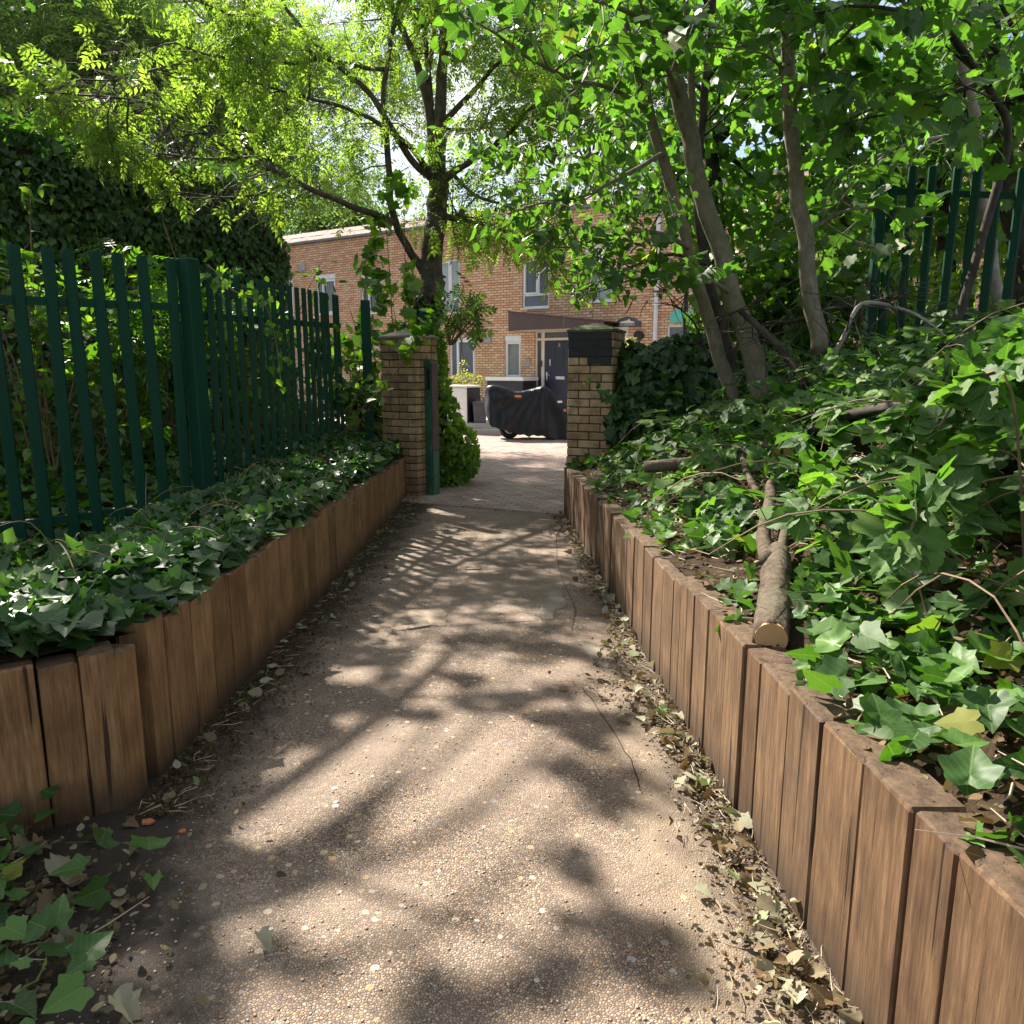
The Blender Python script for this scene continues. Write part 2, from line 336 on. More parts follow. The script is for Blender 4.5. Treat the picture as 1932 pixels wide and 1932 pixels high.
M['cover_plate']=plain('gravel_plate',(.24,.19,.14),.8,var=.5,scale=90,bump=.5)
# soil
m,nt,out=newmat('soil'); v=coords(nt); n=noise(nt,v,14,7,.7); n2=noise(nt,v,2.5,3)
principled(nt,out,mix(nt,n2,ramp(nt,n,[(.3,(.022,.015,.010)),(.55,(.06,.04,.026)),(.75,(.13,.085,.05))]),(.05,.035,.022)),.95,n,1.0,.04,0,.1); M['soil']=m
# block paving
m,nt,out=newmat('block_paving'); v=coords(nt,'Object',(1,1,1),(0,0,math.radians(24)))
bt=N(nt,'TexBrick'); bt.offset=.5; bt.inputs['Scale'].default_value=1; bt.inputs['Brick Width'].default_value=.20; bt.inputs['Row Height'].default_value=.10; bt.inputs['Mortar Size'].default_value=.007
bt.inputs['Mortar Smooth'].default_value=.2; bt.inputs['Color1'].default_value=(.27,.175,.145,1); bt.inputs['Color2'].default_value=(.38,.285,.245,1); bt.inputs['Mortar'].default_value=(.035,.025,.02,1); L(nt,v,bt.inputs['Vector'])
n=noise(nt,v,3,5); c=mix(nt,ramp(nt,n,[(.4,(0,0,0)),(.7,(.6,.6,.6))]),bt.outputs['Color'],(.40,.33,.29))
principled(nt,out,c,.75,math_(nt,'MULTIPLY',bt.outputs['Fac'],-1),.7,.008,0,.3); M['paving']=m
M['step_stone']=plain('pale_slab',(.52,.47,.42),.8,var=.15)
SKY_STRENGTH=.062; SUN_STRENGTH=5.0; EXPOSURE=1.65
# ================================================================ ground, path, yard, banks
def xr(y): return .70-.019*y          # face of the right retaining wall
def xl(y): return -1.08-.022*y        # face of the left retaining wall
def ztop(y): return .51-.04*y
def yth(x): return 8.44-(x+.69)*.452  # line where the gravel meets the block paving
def sm(a,b,t):
    t=min(1,max(0,(t-a)/(b-a))); return t*t*(3-2*t)
from mathutils import noise as mn
def nz(x,y,s=1,o=0): return mn.noise(Vector((x*s+o,y*s-o,o*.7)))
def zR(x,y):
    t=x-xr(y); yy=max(y,0)
    f=-.03+.05*sm(0,.3,t)+.26*sm(.3,.9,t)+.42*sm(.8,1.7,t)+.35*sm(1.6,3.2,t)
    return ztop(yy)+f+.035*nz(x,y,2.3,3)+.015*nz(x,y,7,5)
def zL(x,y):
    t=xl(y)-x
    return ztop(y)-.03+.02*sm(0,.5,t)-.26*sm(.5,1.4,t)*(1-sm(4.3,6.3,y))+.10*sm(5,8,y)*sm(.1,.6,t)+.03*nz(x,y,2.3,9)
def grid(name,xs,ys,zf,mat,xf=None,yf=None):
    b=MB(); vs=[];nx,ny=len(xs),len(ys)
    for j,y in enumerate(ys):
        for i,x in enumerate(xs):
            X=xf(x,y) if xf else x; Y=yf(x,y) if yf else y
            vs.append((X,Y,zf(X,Y)))
    b.add(vs,[(j*nx+i,j*nx+i+1,(j+1)*nx+i+1,(j+1)*nx+i) for j in range(ny-1) for i in range(nx-1)])
    return b.build(name,mat,None,True,fix=False)
lin=lambda a,b,n:[a+(b-a)*i/(n-1) for i in range(n)]
ys=[-300,-60,-12,-4,-1,0,2,4,6,8,10,14,20,30,60,120,300]; xs=[-300,-80,-30,-12,-6,-3,0,3,6,12,30,80,300]
tag(grid('ground',xs,ys,lambda x,y:ground_z(0,min(max(y,0),30))-.03,M['soil']),kind='structure')
tag(grid('path',lin(0,1,46),lin(0,1,120),lambda x,y:ground_z(x,y)+.006*nz(x,y,1.7)+.003*nz(x,y,9),M['path'],
   xf=lambda u,v:(-2.9 if v<.25 else -1.45)+u*((.95+2.9) if v<.25 else 2.40), yf=lambda u,v:0),kind='structure') if False else None
def path_mesh():
    b=MB(); nx,ny=60,150; vs=[]
    for j in range(ny):
        for i in range(nx):
            x=-2.9+3.85*i/(nx-1) ; y1=yth(x); y=-1.2+(y1+1.2)*j/(ny-1)
            if y>2.6: x=max(x,-1.5)
            vs.append((x,y,ground_z(x,y)+.006*nz(x,y,1.7)+.003*nz(x,y,9)))
    fs=[]
    for j in range(ny-1):
        for i in range(nx-1):
            q=(j*nx+i,j*nx+i+1,(j+1)*nx+i+1,(j+1)*nx+i)
            if abs(vs[q[1]][0]-vs[q[0]][0])>1e-5 or abs(vs[q[2]][0]-vs[q[3]][0])>1e-5: fs.append(q)
    b.add(vs,fs); return b.build('path',M['path'],None,True,fix=False)
tag(path_mesh(),kind='structure')
b=MB()
vs=[];xsY=lin(-9,12,30);n=len(xsY)
for j in range(26):
    for x in xsY:
        y0=yth(min(max(x,-1.3),1.2))+.0; y=y0+(24.5-y0)*(j/25)**1.3
        x=max(x,-1.5-max(0,y-9.5)*.35); vs.append((x,y,ground_z(x,y)+.014+.006*nz(x,y,.8)))
b.add(vs,[(j*n+i,j*n+i+1,(j+1)*n+i+1,(j+1)*n+i) for j in range(25) for i in range(n-1)])
b.add([(max(x,-1.5),yth(min(max(x,-1.3),1.2)),ground_z(x,8)-d) for d in (-.014,.05) for x in xsY],[(i,i+1,n+i+1,n+i) for i in range(n-1)])
tag(b.build('paved_yard',M['paving'],None,True,fix=False),kind='structure')
tag(grid('bank',lin(0,1,70),lin(-1,8.6,80),zR,M['soil'],xf=lambda u,y:xr(y)+.05+8.5*u**1.4),kind='structure')
xw=lambda y: xl(y)-.05 if y>2.2 else min(xl(y)-.05,float(np.interp(y,[1.25,1.38,1.51,1.64,1.76,1.875,1.965,2.02,2.2],[-2.3,-2.12,-1.93,-1.75,-1.58,-1.42,-1.30,-1.215,-1.13]))-.07)
tag(grid('bank',lin(0,1,60),lin(1.3,13,100),zL,M['soil'],xf=lambda u,y:xw(y)-7*u**1.4),kind='structure')
# end slope of the left bank down behind the return wall (runs left, out of frame)
# ---- repair patches in the gravel
def patch(name,pts,mat,lift,cx=0,kind='structure'):
    b=MB(); q=[Vector(G(*p)) for p in pts]; q=[Vector(v) for v in spline([tuple(v) for v in q]+[tuple(q[0])],7)[:-1]]
    q=[v+Vector((random.uniform(-.008,.008)+.02*nz(v.x,v.y,14,2),random.uniform(-.008,.008)+.02*nz(v.x,v.y,14,6),0)) for v in q]
    n=len(q); c=sum(q,Vector())/n
    zz=lambda v:ground_z(v.x,v.y)+.006*nz(v.x,v.y,1.7)+.003*nz(v.x,v.y,9)
    up=[(v.x,v.y,zz(v)+lift) for v in q]; inn=[(c.x+(v.x-c.x)*.9,c.y+(v.y-c.y)*.9,zz(c+(v-c)*.9)+lift+.003) for v in q]
    lo=[(v.x,v.y,zz(v)-.004) for v in q]
    b.add(lo+up+inn+[(c.x,c.y,zz(c)+lift+.004)],[(i,(i+1)%n,n+(i+1)%n,n+i) for i in range(n)]+[(n+i,n+(i+1)%n,2*n+(i+1)%n,2*n+i) for i in range(n)]+[(2*n+i,2*n+(i+1)%n,3*n) for i in range(n)])
    o=b.build(name,mat,None,False); tag(o,kind=kind); return o
patch('path_patch',[(735,1158),(780,1150),(835,1150),(842,1170),(838,1182),(800,1181),(775,1183),(768,1190),(740,1188),(722,1178)],M['patch_tan'],.002)
patch('path_patch',[(858,1072),(885,1063),(925,1066),(948,1072),(930,1080),(900,1082),(868,1080)],M['patch_tan'],.002)
patch('path_patch',[(1015,1163),(1022,1140),(1040,1118),(1058,1116),(1070,1138),(1066,1150),(1050,1152),(1045,1168),(1025,1170)],M['patch_grey'],.002)
patch('path_patch',[(1090,1215),(1105,1208),(1128,1222),(1150,1250),(1138,1262),(1112,1240)],M['patch_grey'],.002)
def crack(pts):
    c=spline([G(*p) for p in pts],8); b=MB(); vs=[]
    for i,p in enumerate(c):
        t=c[min(i+1,len(c)-1)]-c[max(i-1,0)]; n_=np.array([-t[1],t[0],0]); n_/=np.linalg.norm(n_); p=p+n_*.012*nz(p[0],p[1],11,4)
        w_=.0012+.0022*abs(nz(p[0],p[1],8,1)); z=ground_z(p[0],p[1])+.006*nz(p[0],p[1],1.7)+.003*nz(p[0],p[1],9)+.003
        vs+=[(p[0]-n_[0]*w_,p[1]-n_[1]*w_,z),(p[0]+n_[0]*w_,p[1]+n_[1]*w_,z)]
    b.add(vs,[(2*i,2*i+1,2*i+3,2*i+2) for i in range(len(c)-1)]); tag(b.build('path_crack',M['crack'],None,fix=False),kind='structure')
M['crack']=plain('crack_dirt',(.02,.014,.01),.95)
crack([(640,1195),(725,1192),(775,1190)]); crack([(812,1184),(900,1178),(1000,1172),(1060,1168),(1130,1172)]); crack([(1050,1010),(1052,1060),(1068,1110),(1085,1150),(1078,1190)]); crack([(1100,1300),(1180,1420),(1210,1500)])
def plate(name,pts,label):
    b=MB(); q=[Vector(G(*p)) for p in pts]; c=sum(q,Vector())/len(q)
    b.add([(v.x,v.y,ground_z(v.x,v.y)+.012) for v in q]+[(c.x+(v.x-c.x)*1.1,c.y+(v.y-c.y)*1.1,ground_z(v.x,v.y)-.006) for v in q],[(0,1,2,3)]+[(i,(i+1)%4,4+(i+1)%4,4+i) for i in range(4)])
    o=recentre(b.build(name,M['cover_plate'],None)); tag(o,label,'access cover','small access covers set in the path'); return o
plate('access_cover',[(771,1190),(777,1174),(806,1173),(812,1183)],'small square gravel-filled cover in the larger tan mortar patch')
plate('access_cover',[(878,1077),(881,1069),(907,1069),(909,1076)],'small gravel cover in the farther, smaller tan mortar patch')
# ================================================================ timber retaining walls
def sleeper(w,th,h,mat,parent,loc,rz,lean=0):
    b=MB(); s=.0
    b.box(-w/2,w/2,0,th,-.08,h,bev=.005)
    # worn, slightly split top: nudge the top corner points
    b.v=[(x+random.uniform(-.0015,.0015),y+random.uniform(-.0015,.0015),z+(random.uniform(-.006,.004) if z>h-.02 else 0)) for x,y,z in b.v]
    o=b.build('sleeper',mat,parent); o.location=loc; o.rotation_euler=(lean,0,rz); return o
def wall_run(name,label,pts_fn,y0,y1,mat,side,group=None):
    t=empty(name,(pts_fn(y0),y0,ground_z(0,y0))); tag(t,label,'retaining wall',group)
    y=y0; i=0
    while y<y1:
        w=random.choice([.175,.19,.2,.205]) if i%5 else .12
        w=min(w,y1-y+.02); yc=y+w/2; x=pts_fn(yc)+random.uniform(-.004,.004); zb=ground_z(0,yc)
        h=ztop(max(yc,0))-zb+random.uniform(-.014,.012)
        rz=math.radians(90 if side<0 else -90)+random.uniform(-.015,.015)
        sleeper(w-.006,.10,h,mat,t,(x-t.location.x,yc-t.location.y,zb-t.location.z),rz+math.atan(.02)*(1 if side<0 else 1))
        y+=w+random.choice([0,0,.002,.004]); i+=1
    return t
# box local y (thickness) must point away from the path
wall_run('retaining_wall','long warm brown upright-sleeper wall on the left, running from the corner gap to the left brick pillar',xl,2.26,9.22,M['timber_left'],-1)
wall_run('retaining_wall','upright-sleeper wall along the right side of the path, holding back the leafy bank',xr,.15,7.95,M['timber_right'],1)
t=empty('retaining_wall',(-1.13,2.06,ground_z(0,2))); tag(t,'short angled upright-sleeper wall in the left foreground, in front of the corner gap','retaining wall')
pp=[(-1.125,2.17),(-1.135,2.07),(-1.215,2.02),(-1.30,1.965),(-1.42,1.875),(-1.58,1.76),(-1.75,1.64),(-1.93,1.51),(-2.12,1.38),(-2.3,1.25)]
for a,b_ in zip(pp[:-1],pp[1:]):
    dx,dy=b_[0]-a[0],b_[1]-a[1]; w=math.hypot(dx,dy); cx,cy=(a[0]+b_[0])/2,(a[1]+b_[1])/2
    rz=math.atan2(-dy,-dx); hz=.485+random.uniform(-.008,.008)-.02*(cx+1.1)*-1
    sleeper(w-.003,.10,hz,M['timber_left'],t,(cx-t.location.x,cy-t.location.y,ground_z(0,cy)-t.location.z),rz)
# ================================================================ brick gate pillars
def pillar(corner,ang,w,zb,courses,label,capmat):
    pitch=.0865; c=Vector((corner[0],corner[1],0))-Vector((math.cos(-ang)*w/2-math.sin(-ang)*-w/2,math.sin(-ang)*w/2+math.cos(-ang)*-w/2,0))
    t=empty('gate_pillar',(c.x,c.y,zb),-ang); tag(t,label,'pillar','brick pillars either side of the path opening')
    b=MB(); m=MB(); H=courses*pitch; g=.012; d=.115
    m.box(-w/2+.009,w/2-.009,-w/2+.009,w/2-.009,-.15,H-.004); m.build('mortar',M['mortar'],t)
    for k in range(-1,courses):
        z0=k*pitch+g/2; z1=(k+1)*pitch-g/2; odd=k%2
        cuts=[0,.5,1] if odd else [0,.25,.75,1]
        for sy in (-1,1):
            ya,yb=(-w/2,-w/2+d) if sy<0 else (w/2-d,w/2)
            for i in range(len(cuts)-1):
                j=random.uniform(-.0025,.0025); x0=-w/2+cuts[i]*w+(g/2 if i else 0); x1=-w/2+cuts[i+1]*w-(g/2 if i<len(cuts)-2 else 0)
                b.box(x0+(j if i==0 else 0),x1,ya+j,yb,z0,z1,random.random(),bev=.004)
        L_=w-2*d; cs=[0,.55,1] if odd else [0,.9,1][:2]+[1]
        for sx in (-1,1):
            xa,xb=(-w/2,-w/2+d) if sx<0 else (w/2-d,w/2)
            for i in range(len(cs)-1):
                if cs[i+1]-cs[i]<.05: continue
                j=random.uniform(-.0025,.0025)
                b.box(xa,xb+j,-w/2+d+cs[i]*L_+g,-w/2+d+cs[i+1]*L_-(g if i==len(cs)-2 else 0),z0,z1,random.random(),bev=.004)
    b.build('brick_shaft',M['buff_brick'],t)
    cp=MB(); o=.012; h0=H-.003
    k=w/2+o; vs=[(-k,-k,h0),(k,-k,h0),(k,k,h0),(-k,k,h0),(-k,-k,h0+.022),(k,-k,h0+.022),(k,k,h0+.022),(-k,k,h0+.022)]
    n=6; 
    cp.add(vs,[(0,3,2,1),(0,1,5,4),(1,2,6,5),(2,3,7,6),(3,0,4,7)])
    # gently rounded pyramid
    rings=[(k,h0+.022),(k*.8,h0+.042),(k*.45,h0+.072),(k*.15,h0+.094)]
    vs=[]
    for r_,z in rings:
        for a_ in range(4):
            sx,sy=[(-1,-1),(1,-1),(1,1),(-1,1)][a_]; nx_,ny_=[(1,-1),(1,1),(-1,1),(-1,-1)][a_]
            for q in range(4):
                f=q/4; vs.append((r_*(sx+(nx_-sx)*f)+random.uniform(-.002,.002),r_*(sy+(ny_-sy)*f)+random.uniform(-.002,.002),z+random.uniform(-.002,.002)))
    vs.append((0,0,h0+.099)); fs=[(i*16+q,i*16+(q+1)%16,(i+1)*16+(q+1)%16,(i+1)*16+q) for i in range(3) for q in range(16)]+[(48+q,48+(q+1)%16,64) for q in range(16)]
    cp.add(vs,fs); cp.build('cap',capmat,t)
    return t,w,H,pitch
A_=math.radians(26)
cl=P(786,800,9.0); pl,wl,Hl,pit=pillar((cl[0],9.0),A_,.485,-.345,22,'buff brick gate pillar on the left, with the green timber post fixed to its side',M['cap'])
cr_=P(1153.5,800,8.0); pr,wr_,Hr,pit=pillar((cr_[0],8.0),math.radians(22),.485,-.325,22,'buff brick gate pillar on the right, its top courses daubed with black paint',M['cap_moss'])
# black paint over old scrawl
b=MB(); w=wr_; y1=-w/2-.003
for k,(x0,x1) in {0:(-w/2+.002,w*.46),1:(-w/2+.004,w*.47),2:(-w/2+.01,w*.485),3:(-.03,w*.47)}.items():
    z1=Hr-k*pit-.004; z0=z1-pit+.009
    n=9; top=[(x0+(x1-x0)*i/n,z1) for i in range(n+1)]; bot=[(x1-(x1-x0)*i/n,z0+(random.uniform(-.004,.008) if k>=2 else 0)) for i in range(n+1)]
    top=[(x+random.uniform(-.006,.006)*(i in(0,n)),z) for i,(x,z) in enumerate(top)]
    b.prism(top+bot,y1-.004,y1+.006,'y')
b.box(-w/2+.012,w*.44,y1+.0015,y1+.008,Hr-3*pit+.004,Hr-.006)
pa=b.build('painted_patch',M['black_paint'],pr); pa['label']='rough black paint patch hiding old writing'
b=MB()   # the old scrawl still shows faintly through the paint: M V Z / M V W
def stroke(pts,x,z,s,r=.0045): b.tube([(x+px*s,y1-.005,z+pz*s) for px,pz in pts],r,4)
for x,z,letters in ((-.07,Hr-2*pit+.012,'MVZ'),(-.10,Hr-3*pit+.014,'MVW')):
    for ch in letters:
        stroke({'M':[(0,0),(.1,1),(.45,.3),(.8,1),(.9,0)],'V':[(0,1),(.4,0),(.8,1)],'Z':[(0,1),(.8,1),(0,0),(.8,0)],'W':[(0,1),(.2,0),(.45,.7),(.7,0),(.9,1)]}[ch],x,z,.058,.0022); x+=.066
b.build('faint_scrawl',M['ghost_paint'],pa)
# ---- green timber gate post fixed to the left pillar
t=empty('gate_post',(0,0,0),-A_); t.location=pl.matrix_basis@Vector((wl/2+.045,-wl/2+.25,-.02)) ; t.location=Vector(pl.location)+Matrix.Rotation(-A_,3,'Z')@Vector((wl/2+.045,-wl/2+.25,-.02))
tag(t,'weathered green timber gate post with dark side board, fixed to the left pillar','gate post')
b=MB(); b.box(-.041,.041,-.07,.07,-.05,1.66,bev=.006); b.build('post',M['worn_green'],t)
b=MB(); b.box(.043,.062,-.062,.075,.60,1.63,bev=.003); b.build('side_board',M['old_board'],t)
b=MB(); b.box(.043,.060,-.062,.075,0,.596,bev=.003); b.build('lower_board',M['worn_green'],t)
b=MB(); b.box(.0,.039,-.076,-.069,1.32,1.56,bev=.002); b.build('lock_plate',M['black_metal'],t)
# ================================================================ palisade fences
def pale_mesh(H,mat,w=.070):
    b=MB(); th=.004
    prof=[(-w/2,.006),(-w/2+.012,-.013),(w/2-.012,-.013),(w/2,.006)]
    back=[(x,y+th) for x,y in prof][::-1]
    nprof=prof+back; k=len(nprof)
    vs=[]
    for z,sc in ((0,1),(H-.02,1),(H,.86)):
        for x,y in nprof: vs.append((x*sc,y,z))
    fs=[(i*k+q,i*k+(q+1)%k,(i+1)*k+(q+1)%k,(i+1)*k+q) for i in (0,1) for q in range(k)]
    m=len(prof)
    for base in (0,2*k):
        for q in range(m-1): fs.append((base+q,base+q+1,base+k-2-q,base+k-1-q))
    b.add(vs,fs); return b
def palisade(label,segs,H,posts,mat,drop=.31,group=None,pitch=.163,name='palisade_fence',lowrail=.35):
    "segs: list of (start xyz of pale top line, end xyz)"
    o0=Vector(segs[0][0]); t=empty(name,(o0.x,o0.y,o0.z-H)); tag(t,label,'fence',group)
    pm=None
    for s,e in segs:
        s=Vector(s);e=Vector(e); L_=(e-s).xy.length; n=int(L_/(pitch if L_>2.5 else .142)); ang=math.atan2(e.y-s.y,e.x-s.x)
        for i in range(n):
            f=(i+.5)/n; p=s.lerp(e,f)
            if pm is None: pm=pale_mesh(H,mat).build('pale',mat,t); o=pm
            else: o=pm.copy(); COL.objects.link(o); o.parent=t
            o.location=(p.x-t.location.x,p.y-t.location.y,p.z-H-t.location.z); o.rotation_euler=(random.uniform(-.006,.006),random.uniform(-.012,.012),ang+random.uniform(-.03,.03))
        for dz in (drop,H-lowrail):
            b=MB(); nrm=Vector((-math.sin(ang),math.cos(ang),0)); a=s-Vector((0,0,dz))-t.location; c=e-Vector((0,0,dz))-t.location
            # angle-iron rail behind the pales
            for (y0,y1,z0,z1) in ((.010,.016,-.025,.025),(.016,.055,.019,.025)):
                q=[a+nrm*y0,c+nrm*y0,c+nrm*y1,a+nrm*y1]
                b.add([v+Vector((0,0,z0)) for v in q]+[v+Vector((0,0,z1)) for v in q],[(0,3,2,1),(4,5,6,7),(0,1,5,4),(1,2,6,5),(2,3,7,6),(3,0,4,7)])
            b.build('rail',mat,t)
    for (x,y,z,ang,sx,sy) in posts:
        b=MB(); b.box(-sx/2,sx/2,-sy/2,sy/2,-H-.1,0,bev=.006)
        b.box(-sx/2+.01,sx/2-.01,-sy/2+.01,sy/2-.01,0,.004)
        o=b.build('post',mat,t); o.location=(x-t.location.x,y-t.location.y,z-t.location.z); o.rotation_euler=(0,0,ang)
    return t
T0=(-3.72,3.74); T1=(-2.20,5.26); T2=(-1.80,8.30)
za=P(150,470,4.86)[2]; zt1=P(373,490,5.3)[2]; zt2=P(650,562,8.3)[2]
palisade('dark green steel palisade fence standing in the ivy bed on the left',[((T0[0],T0[1],zt1-.02),(T1[0],T1[1],zt1)),((T1[0]+.10,T1[1]+.08,zt1-.05),(T2[0],T2[1],zt2+.02))],1.98,
   [(T1[0]+.045,T1[1]+.03,zt1+.005,math.radians(60),.10,.115),(P(690,600,8.75)[0],8.75,P(690,567,8.75)[2],math.radians(8),.10,.10)],M['green'])
q=P(797,580,10.0)
b=MB(); b.box(-.05,.05,-.05,.05,-.4,q[2],bev=.006); o=b.build('fence_post',M['green'],None); o.location=(q[0],10.0,0); tag(o,'dark green square steel post behind the left brick pillar, under the ivy-clad trunk','fence post')
r0=P(1672,312,6.75); r1=P(1990,318,6.1)
palisade('dark green steel palisade fence standing among the trees on top of the right bank',[(r0,r1)],1.75,[(r0[0]-.02,r0[1],r0[2]+.02,0,.075,.075)],M['green'],.2,pitch=.163)
# ================================================================ house
HA=math.radians(33); HO=Vector((P(1040,700,22.9)[0],22.9,0)); ux=Vector((math.cos(HA),-math.sin(HA),0)); inn=Vector((math.sin(HA),math.cos(HA),0))
def fac(px,py,off=0):
    a,z=ray(px,py); d=Vector((a,1,z)); O=HO-inn*off; t=(O.dot(inn))/d.dot(inn); q=d*t; return (q-HO).dot(ux), q.z+EYE
house=empty('terraced_house',tuple(HO),-HA); tag(house,'two-storey orange brick house terrace with white framed windows and a navy front door','house')
zfl=fac(1040,778)[1]; ztopw=fac(1186,384)[1]
wins=[]  # (x0,x1,y0,y1 px, glass, kind)
def rect(x0,y0,x1,y1,off=0):
    u0,_=fac(x0,(y0+y1)/2,off); u1,_=fac(x1,(y0+y1)/2,off); um=(x0+x1)/2
    return u0,u1,fac(um,y1,off)[1],fac(um,y0,off)[1]
W=[dict(r=rect(596,517,633.5,593),k='A',g='glass_dark'),dict(r=rect(681,512,722,591),k='A',g='glass_dark'),dict(r=rect(512,520,553,596),k='A',g='glass_pale'),
   dict(r=rect(824,490,867,591),k='B',g='glass_pale'),dict(r=rect(985,487,1036,581),k='B',g='glass_blue'),dict(r=rect(1102,460,1156,569),k='B',g='glass_pale'),
   dict(r=rect(848,637,896,714),k='C',g='glass_blue'),dict(r=rect(952,633,983,713),k='D',g='glass_frost'),
   dict(r=rect(1130,617,1184,712),k='C',g='glass_blue'),dict(r=rect(1256,612,1345,745),k='E',g='glass_blue'),dict(r=rect(1478,423,1540,545),k='B',g='glass_pale')]
door=rect(1008,622,1084,777); door=(door[0],door[1],zfl,door[3])
U0,U1,ZB,ZT=-14.5,12,-.6,ztopw
holes=[w_['r'] for w_ in W]+[door]
def holewall(name,mat,U0,U1,Z0,Z1,holes,depth,parent,y=0):
    us=sorted({U0,U1}|{h[0] for h in holes}|{h[1] for h in holes}); zs=sorted({Z0,Z1}|{h[2] for h in holes}|{h[3] for h in holes})
    b=MB()
    for i in range(len(us)-1):
        for j in range(len(zs)-1):
            cu,cz=(us[i]+us[i+1])/2,(zs[j]+zs[j+1])/2
            if any(h[0]<cu<h[1] and h[2]<cz<h[3] for h in holes): continue
            b.add([(us[i],y,zs[j]),(us[i+1],y,zs[j]),(us[i+1],y,zs[j+1]),(us[i],y,zs[j+1])],[(0,1,2,3)])
    for h in holes:
        a,c,d,e=h; y2=y+depth
        b.add([(a,y,d),(c,y,d),(c,y,e),(a,y,e),(a,y2,d),(c,y2,d),(c,y2,e),(a,y2,e)],[(0,4,5,1),(1,5,6,2),(2,6,7,3),(3,7,4,0)])
    return b.build(name,mat,parent,fix=False)
holewall('brick_front',M['facade'],U0,U1,ZB,ZT,holes,.13,house)
b=MB(); b.box(U0,U1,.14,7,ZB,ZT-.05); b.build('house_body',M['facade'],house)
b=MB(); b.box(U0-.1,U1+.1,-.06,.16,ZT,ZT+.07); b.box(U0-.1,U1+.1,-.10,-.062,ZT+.02,ZT+.09)
b.build('eaves',M['lead'],house)
b=MB()
for k in range(2):
    y0=-.09+.20*k; z0=ZT+.095+.17*k
    x=U0-.1
    while x<U1:
        j=random.uniform(-.006,.006); w=.33
        b.add([(x+.004,y0,z0+j),(x+w-.004,y0,z0+j),(x+w-.004,y0+.24,z0+.19+j),(x+.004,y0+.24,z0+.19+j),(x+.004,y0,z0-.03+j),(x+w-.004,y0,z0-.03+j)],[(0,1,2,3),(4,5,1,0)],random.random()); x+=w
b.box(U0-.1,U1+.1,.16,7,ZT-.04,ZT+.09); b.add([(U0,-.05,ZT+.072),(U1,-.05,ZT+.072),(U1,.36,ZT+.40),(U0,.36,ZT+.40),(U0,7,ZT+.40),(U1,7,ZT+.40)],[(0,1,2,3),(3,2,5,4)])
b.build('roof',M['roof_tile'],house,fix=False)
def window(r,k,g):
    a,c,d,e=r; ft=.055; y0=.05; y1=.11
    t=MB(); gl=MB()
    def fr(a,c,d,e,ft,y0,y1):
        t.box(a,c,y0,y1,d,d+ft); t.box(a,c,y0,y1,e-ft,e); t.box(a,a+ft,y0,y1,d+ft,e-ft); t.box(c-ft,c,y0,y1,d+ft,e-ft)
    head=.0
    if k in 'ACD': head=.16 if k!='C' else .05
    e2=e-head
    if head: t.box(a,c,y0-.03,y1,e2+.003,e)
    fr(a,c,d,e2,ft,y0,y1); gl.add([(a+ft,y1-.02,d+ft),(c-ft,y1-.02,d+ft),(c-ft,y1-.02,e2-ft),(a+ft,y1-.02,e2-ft)],[(0,1,2,3)])
    W_=c-a
    if k=='A':
        m=a+W_*.30; t.box(m-.02,m+.02,y0,y1,d+ft,e2-ft); fr(m+.021,c-ft+.002,d+ft-.002,e2-ft+.002,.04,y0-.02,y1-.01)
    if k=='B':
        zz=d+.30*(e2-d)*.9; t.box(a+ft,c-ft,y0,y1,zz-.03,zz+.03); m=a+W_*.58; t.box(m-.03,m+.03,y0,y1,zz+.03,e2-ft); fr(a+ft-.002,m-.031,zz+.031,e2-ft+.002,.04,y0-.02,y1-.01)
    if k=='C':
        m=a+W_*.28; t.box(m-.025,m+.025,y0,y1,d+ft,e2-ft); fr(m+.026,c-ft+.002,d+ft-.002,e2-ft+.002,.04,y0-.02,y1-.01)
    if k=='D': fr(a+ft-.002,c-ft+.002,d+ft-.002,e2-ft+.002,.035,y0-.02,y1-.01)
    if k=='E':
        m=(a+c)/2; t.box(m-.03,m+.03,y0,y1,d+ft,e2-ft)
    wf=t.build('window',M['upvc'],house); gl.build('pane',M[g],wf)
    s=MB(); s.box(a-.03,c+.03,-.045,.05,d-.035,d-.003); s.build('sill',M['upvc'],wf)
for w_ in W: window(w_['r'],w_['k'],w_['g'])
# front door, side light and transom
a,c,d,e=door
t=MB(); y0,y1=.05,.11
uL,zT_=fac(1026,643); lo=fac(1040,722)[1]; dw=uL
for bx in ((a,a+.07,d,e),(a+.07,c,e-.07,e),(c-.07,c,d,e-.07),(uL-.11,uL-.005,d,e-.07),(a+.07,uL-.11,zT_+.01,zT_+.08),(uL-.005,c-.07,zT_+.01,zT_+.08)):
    t.box(bx[0],bx[1],y0,y1,bx[2],bx[3])
df=t.build('door_frame',M['cream'],house)
g=MB(); g.add([(a+.05,.095,d),(c-.05,.095,d),(c-.05,.095,e-.03),(a+.05,.095,e-.03)],[(0,1,2,3)]); g.build('side_light',M['glass_dark'],df,fix=False)
lf=MB(); lf.box(uL,c-.075,.055,.09,d+.02,zT_,bev=.004)
um=(uL+c-.075)/2
lf.box(um-.15,um+.15,.047,.056,zT_-.68,zT_-.66); lf.box(um-.15,um+.15,.047,.056,zT_-.20,zT_-.18); lf.box(um-.15,um-.13,.047,.056,zT_-.66,zT_-.20); lf.box(um+.13,um+.15,.047,.056,zT_-.66,zT_-.20)
leaf=lf.build('front_door',M['navy'],house)
s=MB()
u,z=fac(1037,684); s.tube([(u,.045,z-.09),(u,.035,z),(u,.045,z+.09)],.022,8); s.build('knocker',M['steel'],leaf)
